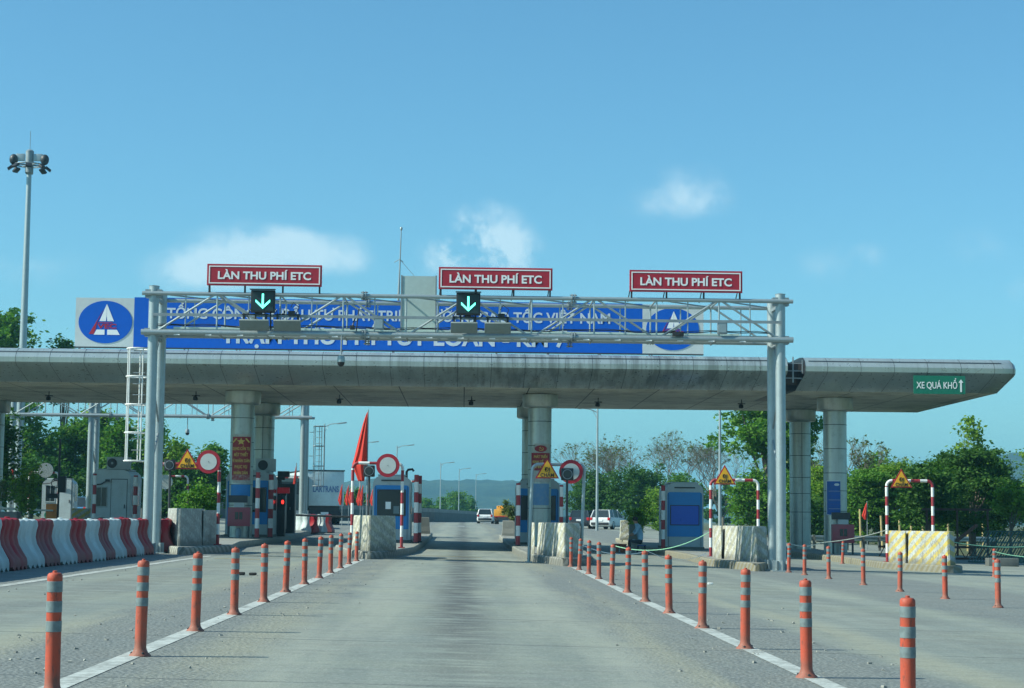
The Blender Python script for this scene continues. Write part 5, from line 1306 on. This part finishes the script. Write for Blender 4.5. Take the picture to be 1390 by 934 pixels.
t = thing('floodlight_mast', 'very tall grey mast with a ring of floodlights at the upper left', 'light mast', (-29.9, 125, 0))
MB().tube([(0, 0, 0), (0, 0, 25.0)], .3, n=16, rs=[.34, .16]).build('mast', M['galv'], t)
hd = MB().lathe([(.2, 24.3), (.28, 24.4), (.28, 25.9), (.15, 26.0)], n=14)
for a in range(8): hd.tube([(0, 0, 24.95), (1.05*math.cos(a*R(45)), 1.05*math.sin(a*R(45)), 24.95)], .035, n=6)
hd.tube([(.95*math.cos(a), .95*math.sin(a), 24.95) for a in np.linspace(0, 2*math.pi, 25)], .045, n=6)
hd.build('head_frame', M['galv_dull'], t)
MB().tube([(0, 0, 25.9), (0, 0, 27.3)], .02, n=6).build('spike', M['galv_dull'], t)
for a in range(8):
    c, s = math.cos(a*R(45)+.2), math.sin(a*R(45)+.2)
    MB().box(1.25*c, 1.25*s, 24.72, .42, .42, .16, 0, Matrix.Rotation(a*R(45)+.2, 3, 'Z') @ Matrix.Rotation(R(38), 3, 'Y'), .03).build('floodlight', M['black'], t)
for s in (-1, 1):
    MB().box(s*.6, -.1, 25.45, .6, .12, .5, bev=.03).build('panel', M['galv'], t); MB().ball(s*1.05, -.1, 25.3, .30, sz=1.25).build('drum', M['darkmetal'], t)

# ------------------------------------------------------------------ parapet, guardrail, fence stakes
def wall_line(name, label, cat, pts, h, th, mat, dz=0):
    t = MB()
    for (xa, ya), (xb, yb) in zip(pts, pts[1:]):
        d = Vector((xb-xa, yb-ya)).normalized(); nx, ny = -d.y*th/2, d.x*th/2; b = len(t.v)
        for px, py in ((xa-nx, ya-ny), (xb-nx, yb-ny), (xb+nx, yb+ny), (xa+nx, ya+ny)):
            for z in (0, h): t.v.append((px, py, gz(px, py)+dz+z))
        for j in range(4): j2 = (j+1) % 4; t.face((b+2*j, b+2*j2, b+2*j2+1, b+2*j+1))
        t.face((b+1, b+3, b+5, b+7))
    o = t.build(name, mat, smooth=False); return tag(o, label, cat)
wall_line('parapet_wall', 'long dark concrete parapet curving across the road far behind the toll lanes', 'parapet', [(-24, 138), (-10, 170), (-3.2, 200), (1.2, 255), (6.5, 330), (16, 430), (40, 560)], 1.05, .4, M['darkconcrete'])
wall_line('parapet_rail', 'grey upper rail on the far curving parapet', 'railing', [(-24, 138), (-10, 170), (-3.2, 200), (1.2, 255), (6.5, 330), (16, 430), (40, 560)], .40, .12, M['concrete'], 1.052)
t = thing('guardrail', 'grey steel guardrail behind the rightmost column', 'guardrail', (0, 0, 0))
m = MB(); n = 12
for i in range(n):
    x = 16.8+i*.9; y = 88+i*.5
    MB().box(x, y+.1, gz(x, y)+.35, .12, .12, .7).build('post', M['darkconcrete'], t, False)
for k in range(7):
    zz = (.42, .46, .52, .55, .58, .64, .68)[k]; oo = (0, -.05, -.05, 0, -.05, -.05, 0)[k]
    m.v += [(16.3, 87.9+oo, gz(16.3, 88)+zz), (27.2, 93.9+oo, gz(22, 94)+zz)]
for k in range(6): m.face((2*k, 2*k+1, 2*k+3, 2*k+2))
m.build('rail', M['galv'], t)
for i, x in enumerate([20.9, 21.9, 22.6, 23.5, 24.2, 25.3, 26.2, 27.4]):
    y = 96+random.uniform(-1, 1); h = random.uniform(1.5, 2.3)
    t = thing('bamboo_stake', f'yellow stake {ORD[i] if i else "leftmost"} from the left in the stake fence below the right trees', 'stake', (x, y, gz(x, y)-.1), 0, 'yellow stakes in front of the right trees')
    MB().tube([(0, 0, 0), (random.uniform(-.08, .08), 0, h)], .055, n=7).build('stick', M['bamboo'], t)

# scrap and panels at the right edge
t = thing('fence_panel_stack', 'dark stack of green steel fence panels leaning at the right photo edge', 'fence panels', (20.6, 72, gz(20.6, 72)), R(10))
for k in range(3):
    m = MB(); oy = k*.28
    for i in range(12): x = -.6+i*.24; m.tube([(x, oy, .05), (x+1.0, oy+.5, 1.25)], .018, n=5)
    for q in (0, .5, 1.0): m.tube([(-.6+q, oy+.5*q, .05+1.2*q), (2.1+q, oy+.5*q, .05+1.2*q)], .022, n=5)
    m.build('panel', M['greenrod'], t)
t = thing('steel_beam', 'rusty dark steel beam propped diagonally left of the fence panels', 'beam', (18.6, 71.5, gz(18.6, 71.5)), R(0))
MB().box(.5, 0, .75, 2.3, .12, .12, 0, Matrix.Rotation(R(-38), 3, 'Y')).build('beam', M['rust'], t, False)
t = thing('rubble_beam', 'dark steel girder lying on the ground behind the yellow striped block', 'girder', (17.6, 73.5, gz(17.6, 73.5)))
m = MB(); m.span(-1, 3.4, 0, .08, .05, .14); m.span(-1, 3.4, 0, .08, .5, .58)
for i in range(9): m.tube([(-1+i*.5, .04, .1), (-.75+i*.5, .04, .54)], .02, n=5); m.tube([(-.75+i*.5, .04, .54), (-.5+i*.5, .04, .1)], .02, n=5)
m.build('truss', M['rust'], t, False)
t = thing('rubbish_bin', 'dark teal bin under the trees behind the yellow striped block', 'bin', (19.3, 80, gz(19.3, 80)))
MB().lathe([(.26, 0), (.32, .9), (.34, .95), (.3, 1.05), (.1, 1.15)], n=16).build('bin_body', paint('bin_teal', (.03, .11, .12), .5), t)
t = thing('small_notice', 'small white and red notice board standing beside the teal bin', 'sign', (20.2, 79, gz(20.2, 79)))
MB().tube([(0, 0, 0), (0, 0, 1.0)], .02).build('post', M['darkmetal'], t); MB().box(0, -.03, .9, .32, .02, .6).build('board', M['white'], t, False); MB().box(0, -.045, 1.16, .32, .008, .12).build('header', M['red'], t, False)
t = thing('open_shed', 'dark open shed frame under the trees at the right photo edge', 'shed', (22.6, 84, gz(22, 84)))
for x in (-1.4, 0, 1.4): MB().tube([(x, 0, 0), (x, 0, 2.1)], .05).build('post', M['rust'], t)
MB().box(0, 0, 2.1, 3.2, .1, .1).build('lintel', M['rust'], t, False)
t = thing('grey_slab', 'dark grey concrete slab block at the right photo edge', 'block', (19.3, 66.5, gz(19.3, 66.5)))
MB().box(.2, 0, .14, 1.1, .5, .3, bev=.03).build('slab', M['darkconcrete'], t)

# ropes and tape
def rope(label, pts, r, mat, name='rope'):
    P = []
    for (a, b) in zip(pts, pts[1:]):
        a = Vector(a); b = Vector(b); L = (b-a).length
        for i in range(8):
            u = i/8; q = a.lerp(b, u); q.z -= L*.045*4*u*(1-u)*.6; P.append(q)
    P.append(Vector(pts[-1])); o0 = Vector(P[0])
    o = MB().tube([p-o0 for p in P], r, n=5).build(name, mat); o.location = o0; tag(o, label, 'rope'); return o
rope('pale rope sagging from the right gantry post across to the rightmost hoop', [(8.6, 50.4, .72), (10.9, 56, .55), (13.1, 56.8, .95)], .014, M['rope'])
rope('green tape running from the yellow striped block to the right photo edge', [(14.7, 55.5, .62), (17.8, 57, .50)], .012, M['tape'], 'tape')
rope('green tape tied to the lone bollard at the right photo edge', [(14.3, 49.4, .42), (15.0, 49.3, .30), (15.9, 49.3, .18)], .012, M['tape'], 'tape')
rope('pale green tape rising from the seated person to the hoop left of the gantry posts', [(5.2, 64.0, .30), (6.6, 61.0, .22), (7.80, 57.95, .85)], .013, M['tape'], 'tape')
rope('white rope stretched low between bollards and the hoop base', [(2.9, 44.8, .55), (5.0, 50, .34), (7.6, 57.6, .16)], .011, M['signwhite'])

# pebbles and litter
m = MB()
for i in range(420):
    y = 9+38*random.random()**1.5; side = random.choice((-3.3, -2.1, 2.2, 3.4, -6.2, 3.0, -2.9)); x = side+random.gauss(0, .45); s = random.uniform(.006, .02)
    m.box(x, y, gz(x, y)+s*.3, s*random.uniform(1, 2), s*random.uniform(1, 2), s, rot=Matrix.Rotation(random.random()*3, 3, 'Z') @ Matrix.Rotation(random.random(), 3, 'X'))
o = m.build('gravel', M['concrete'], smooth=False); tag(o, 'loose gravel chips scattered beside the white lines', 'gravel', kind='stuff')
t = thing('litter', 'flat black scrap of rubber lying in the left lane', 'litter', (-4.1, 34.5, gz(-4.1, 34.5)))
MB().box(0, 0, .03, .16, .12, .06, bev=.02).box(.22, .05, .025, .14, .1, .05, bev=.02).build('scrap', M['tyre'], t)
t = thing('litter', 'small white scrap on the lane between the right bollard rows', 'litter', (4.9, 36.5, gz(4.9, 36.5)))
MB().box(0, 0, .02, .10, .07, .04, bev=.01).build('scrap', M['white'], t)

# ------------------------------------------------------------------ vegetation
def leaves_mesh(centers, radii, n, size, name, mat, parent, shell=.55, flat=1.0, clump=.0, nclump=0):
    centers = np.array(centers, float); radii = np.array(radii, float)
    vol = radii.prod(axis=1)**(2/3); pk = vol/vol.sum()
    if nclump:
        k = rng.choice(len(centers), nclump, p=pk); d = rng.normal(size=(nclump, 3)); d /= np.linalg.norm(d, axis=1)[:, None]
        rr = shell+(1.03-shell)*rng.random(nclump)[:, None]**.7; cc = centers[k]+d*rr*radii[k]
        j = rng.integers(0, nclump, n); e = rng.normal(size=(n, 3))*clump*np.array([1, 1, flat]); P = cc[j]+e*(.6+.8*rng.random(nclump))[j][:, None]
    else:
        k = rng.choice(len(centers), n, p=pk); d = rng.normal(size=(n, 3)); d /= np.linalg.norm(d, axis=1)[:, None]
        P = centers[k]+d*(shell+(1-shell)*rng.random(n)[:, None]**.6)*radii[k]
    a = rng.normal(size=(n, 3)); a[:, 2] *= .5; a /= np.linalg.norm(a, axis=1)[:, None]
    b = np.cross(a, rng.normal(size=(n, 3))); b /= np.linalg.norm(b, axis=1)[:, None]+1e-9
    s = size*(.6+.8*rng.random(n))[:, None]
    V = np.stack([P-a*s*.6, P+b*s*.30, P+a*s*.6, P-b*s*.30], axis=1).reshape(-1, 3)
    me = bpy.data.meshes.new(name); me.vertices.add(4*n); me.vertices.foreach_set('co', V.astype('f').ravel())
    me.loops.add(4*n); me.loops.foreach_set('vertex_index', np.arange(4*n, dtype='i')); me.polygons.add(n)
    me.polygons.foreach_set('loop_start', np.arange(0, 4*n, 4, dtype='i')); me.update(calc_edges=True)
    me.materials.append(mat); o = bpy.data.objects.new(name, me); COL.objects.link(o); o.parent = parent; return o
def trunk(parent, blobs, H, r, lean=0, mat=None, n=7):
    m = MB(); top = Vector((lean, 0, H*.5)); m.tube([(0, 0, -.2), (lean*.3, 0, H*.25), tuple(top)], r, n=9, rs=[r*1.2, r, r*.7])
    for i in range(n):
        c, rd = random.choice(blobs); a = Vector((0, 0, H*(.22+.25*random.random()))); a.x = lean*a.z/(H*.5)
        e = Vector(c)+Vector((random.uniform(-.5, .5)*rd[0], random.uniform(-.5, .5)*rd[1], random.uniform(-.2, .6)*rd[2])); mid = a.lerp(e, .5)+Vector((0, 0, -.1*H*random.random()))
        m.tube([tuple(a), tuple(mid), tuple(e)], r*.4, n=6, rs=[r*.5, r*.3, r*.08])
    return m.build('trunk', mat or M['bark'], parent)
def tree(label, x, Y, H, w_, zlow, mat, n=9000, size=.26, nb=9, name='leafy_tree', flat=.55, base=None, group=None, cat='tree', wy=None, clump=.32, nclump=None, tr=.16, peak=1.0, cflat=.7):
    z0 = gz(x, Y)-.15; t = thing(name, label, cat, (x, Y, z0), random.random()*.4, group); blobs = []
    ch = H-zlow; wy = wy or w_
    for i in range(nb):
        a = random.random()*6.28; q = random.random()**.6; u = random.random(); k = (1-.55*abs(2*u-.9)**1.5)
        rx = w_*random.uniform(.28, .45); blobs.append(((q*(w_-rx)*k*math.cos(a), q*(wy-rx)*k*math.sin(a), zlow+rx*flat*.8+u*(ch-rx*flat*1.5)), (rx, rx, rx*flat*peak)))
    blobs.append(((0, 0, H-.24*ch), (w_*.35, wy*.35, ch*.24))); blobs.append(((0, 0, zlow+ch*.45), (w_*.6, wy*.6, ch*.38)))
    leaves_mesh([b[0] for b in blobs], [b[1] for b in blobs], n, size, 'crown', mat, t, .45, cflat, clump, nclump or max(30, n//55))
    trunk(t, blobs, H, tr); return t
GL = 'trees beyond the left booths'; GR = 'trees beyond the right lanes'; GF = 'low trees beyond the far parapet'
tree('tallest tree at the left edge, its crown rising above the canopy roof', -33.2, 132, 15.2, 3.6, 4, M['leaf'], 18000, .27, 14, group=GL, flat=.7, tr=.25)
tree('tree just right of the tall left edge tree, topping the canopy by the mast', -29.0, 134, 13.4, 1.5, 7.5, M['leafdark'], 4200, .28, 6, group=GL, tr=.18)
tree('leafy tree in front of the leftmost post of the far gantry', -21.6, 85.5, 5.6, 1.7, 1.0, M['leafdark'], 7000, .18, 8, group=GL, flat=.8)
LT = [(-31.5, 122, 7.6, 2.8, 'behind the far left column'), (-29.3, 126, 7.9, 2.6, 'behind the grey far left booth'), (-26.9, 128, 7.4, 2.5, 'left of the far gantry post'), (-25.6, 131, 7.9, 2.2, 'directly behind the far gantry post'), (-23.4, 126, 6.9, 2.0, 'right of the far gantry post above the pale booth'),
      (-22.0, 131, 6.9, 2.2, 'left of the ladder cage'), (-20.2, 130, 5.7, 2.2, 'behind the left gantry posts'), (-18.0, 132, 5.2, 2.0, 'behind the left slow triangle'), (-15.7, 134, 4.6, 2.0, 'just left of the tall red poster column')]
for i, (x, y, h, w_, lb) in enumerate(LT):
    tree('round leafy tree ' + lb, x, y, h, w_, .8, M['leaf'] if i % 3 else M['leafbright'], 9000, .24, 9, group=GL, flat=.8)
for i, (x, y, h, w_, lb) in enumerate([(-30, 110, 4.2, 2.6, 'darker low tree filling below the far left trees'), (-26, 112, 3.8, 2.6, 'darker low tree behind the pale booth'), (-21.7, 114, 3.8, 2.4, 'darker low tree behind the ladder cage foot'), (-17.6, 115, 3.6, 2.2, 'darker low tree behind the left island shrubs')]):
    tree(lb, x, y, h, w_, .2, M['leafdark'], 7000, .22, 8, group=GL, flat=.8)
# right side
tree('tall spreading tree behind the right gantry posts touching the canopy edge', 20.2, 122, 10.0, 5.4, 5.3, M['leaf'], 17000, .24, 16, group=GR, flat=.42, tr=.26, clump=.28)
tree('lower branch tree hanging between the gantry posts and the column', 22.8, 126, 6.6, 1.8, 3.0, M['leafdark'], 4200, .22, 6, group=GR)
tree('broad dense tree right of the white suv', 11.0, 160, 4.9, 3.6, .6, M['leafdark'], 12000, .2, 10, group=GR, flat=.7, clump=.26)
tree('broad dense tree left of the film window booth', 15.2, 158, 5.5, 4.2, .4, M['leafdark'], 15000, .2, 12, group=GR, flat=.7, clump=.26)
tree('broad tree directly behind the film window booth', 18.4, 160, 5.0, 3.8, .4, M['leaf'], 12000, .2, 10, group=GR, flat=.7, clump=.26)
tree('bright low shrub tree in front of the dense trees by the booth', 15.6, 145, 3.3, 1.8, .2, M['leafbright'], 4200, .18, 6, group=GR)
tree('round bush tree behind the hoop left of the right gantry posts', 18.9, 120, 4.4, 2.2, .3, M['leaf'], 8000, .2, 8, group=GR, flat=.8)
hx = [(20.9, 108, 4.6, 2.0, 'between the two right columns'), (23.2, 106, 4.7, 2.4, 'just right of the blue poster column'), (25.2, 107, 5.0, 2.6, 'above the small red flag'), (27.2, 105, 5.3, 2.6, 'left of the rightmost hoop'), (29.2, 106, 5.1, 2.6, 'behind the rightmost slow triangle'), (31.2, 108, 5.3, 2.6, 'right of the rightmost hoop'), (33.6, 107, 5.6, 2.6, 'farthest right of the hedge-like trees')]
for i, (x, y, h, w_, lb) in enumerate(hx):
    tree('layered green tree ' + lb, x, y, h, w_, .3, M['leaf'] if i % 2 else M['leafbright'], 17000, .14, 20, group=GR, flat=.26, clump=.30, wy=2.0, cflat=.28, nclump=240)
for i, (x, y, h, w_, lb) in enumerate([(22.0, 118, 5.1, 3.4, 'behind the blue poster column'), (27.0, 120, 5.7, 3.6, 'behind the rightmost hoop'), (32.5, 119, 6.0, 3.8, 'behind the slim young tree')]):
    tree('wide backdrop tree ' + lb, x, y, h, w_, .3, M['leaf'], 13000, .19, 16, group=GR, flat=.4, clump=.3, cflat=.35)
tree('slim young tree standing above the right hedge trees', 31.0, 112, 7.7, 1.5, 4.6, M['leafbright'], 750, .22, 9, group=GR, flat=.8, clump=.2, nclump=40, tr=.07)
tree('dark tree filling the right photo edge', 24.4, 88, 5.2, 3.2, .9, M['leafdark'], 16000, .15, 16, group=GR, flat=.26, clump=.30, cflat=.25)
tree('dark flat layered tree in front of the right photo edge', 21.8, 86, 4.4, 2.2, 1.6, M['leafdark'], 9000, .16, 12, group=GR, flat=.25, clump=.2)
tree('bright leafy branch tree at the very right edge', 24.0, 80.5, 3.2, 1.3, 2.0, M['leafbright'], 2200, .16, 5, group=GR, flat=.25, clump=.16, tr=.06)
tree('dark undergrowth tree left of the rightmost column', 18.6, 103, 3.0, 1.9, .1, M['leafdark'], 5000, .18, 7, group=GR)
def bare(label, x, Y, H, spread, seed, name='bare_tree'):
    rnd = random.Random(seed); z0 = gz(x, Y)-.15; t = thing(name, label, 'tree', (x, Y, z0), 0, 'bare branching trees'); m = MB(); tips = []
    def grow(p, d, L, r, k):
        e = p+d*L; mid = p.lerp(e, .5)+Vector((rnd.uniform(-.06, .06), rnd.uniform(-.06, .06), 0))*L
        m.tube([tuple(p), tuple(mid), tuple(e)], r, n=5, rs=[r, r*.85, r*.65], caps=False)
        if k == 0: tips.append(e); return
        for _ in range(3 if rnd.random() < .62 else 2):
            nd = (d+Vector((rnd.uniform(-1, 1)*spread, rnd.uniform(-1, 1)*spread, rnd.uniform(-.25, .35)))).normalized(); grow(e, nd, L*rnd.uniform(.66, .86), r*.62, k-1)
    for i in range(4):
        grow(Vector((0, 0, H*.16)), Vector((rnd.uniform(-.7, .7), rnd.uniform(-.5, .5), 1)).normalized(), H*.25, .09, 6)
    m.tube([(0, 0, -.1), (0, 0, H*.18)], .14, n=8); m.build('trunk', M['twig'], t)
    c = [tuple(q) for q in rnd.sample(tips, min(len(tips), 260))]
    leaves_mesh(c, [(.12, .12, .08)]*len(c), 1100, .15, 'crown', M['leafpale'], t, 0)
bare('bare twiggy tree above the dense trees left of the film window booth', 15.6, 172, 8.6, .62, 3); bare('bare twiggy tree behind the film window booth', 19.6, 174, 9.0, .62, 11)
bare('bare twiggy tree behind the slow triangle left of the right gantry posts', 24.0, 170, 8.2, .6, 21)
bare('small bare tree right of the blue poster column', 23.6, 112, 5.8, .5, 31)
bare('bare twiggy tree behind the white suv', 12.0, 176, 8.0, .6, 37)
# far trees beyond the parapet
for i, (x, y, h, w_, lb) in enumerate([(-6.6, 330, 3.9, 2.2, 'leftmost low tree beyond the parapet'), (-3.6, 335, 4.6, 2.2, 'low tree left of the first far lamp pole'), (-1.0, 330, 5.6, 2.4, 'tallest low tree between the far lamp poles'), (1.2, 340, 4.6, 2.0, 'rightmost low tree beyond the parapet'), (-16.0, 210, 4.2, 3.0, 'low tree behind the flag cluster'), (-12.4, 215, 3.6, 2.6, 'low tree right of the flag cluster')]):
    tree(lb, x, y, h, w_, .2, M['leaf'], 3500, .3, 7, group=GF)
for i in range(14):
    x = 30+i*9+random.uniform(-2, 2); tree(f'distant low tree {ORD[i] if i else "first"} along the road beyond the right trees', x-4, 250+i*6, random.uniform(5, 7), 4.5, .3, M['leafdark'], 1600, .5, 6, group='distant trees far right')
# shrubs
def shrub(label, x, Y, z, H, w_, mat, n=1600, size=.1, group=None, sparse=False):
    t = thing('shrub', label, 'shrub', (x, Y, z), 0, group); bl = [((random.uniform(-.5, .5)*w_, random.uniform(-.3, .3)*w_, H*random.uniform(.45, .8)), (w_*.42, w_*.35, H*.28)) for _ in range(6)]
    leaves_mesh([b[0] for b in bl], [b[1] for b in bl], n, size, 'crown', mat, t, .3, 1, .09, max(14, n//40)); trunk(t, bl, H, .02, n=10)
shrub('green shrub on the left island directly behind the grey block', -7.95, 54.6, gz(-8, 54)+IS, 1.75, .55, M['leaf'], 1800, .09, 'shrubs behind the left grey block')
shrub('green shrub on the left island nearer the round sign post', -7.45, 54.8, gz(-7.4, 54)+IS, 1.62, .55, M['leaf'], 1800, .09, 'shrubs behind the left grey block')
shrub('tangled shrub in the far left planter beside the column', -18.0, 71.2, gz(-18, 71)+.4, 1.9, 1.1, M['leafpale'], 2600, .10, 'shrubs at the left photo edge')
shrub('tall yellow green shrub left of the orange barrier machine', -17.9, 75.5, gz(-18, 75)+.2, 2.6, .9, M['leafbright'], 2600, .12, 'shrubs at the left photo edge')
shrub('round shrub between the far left booths', -17.2, 90, gz(-17, 90), 1.9, .8, M['leafbright'], 1500, .12, 'shrubs at the left photo edge')
shrub('dry shrub at the far end of the island right of the centre lane', 2.35, 91.4, gz(2.4, 91)+IS, 1.7, .5, M['leafpale'], 1400, .11)
block('dark block under the dry shrub at the end of the right island', 1.95, 2.75, 91, .75, .8, M['concrete'])
block('dark block at the far end of the middle island', -2.3, -1.6, 90.5, .8, .8, M['darkconcrete'])
shrub('yellow green shrub behind the seated person', 8.0, 84, gz(8, 84)+IS, 1.9, .8, M['leafbright'], 1800, .11)
t = thing('potted_plant', 'white pot with a drooping green plant on the far left island end', 'plant', (-8.55, 89.5, gz(-8.5, 89)+IS))
MB().lathe([(.15, 0), (.22, .45), (.25, .47), (.25, .52), (.2, .52)], n=18).build('pot_body', M['pot'], t)
leaves_mesh([(0, 0, .7)], [(.35, .3, .22)], 500, .14, 'foliage', M['leaf'], t, .1)
o = None
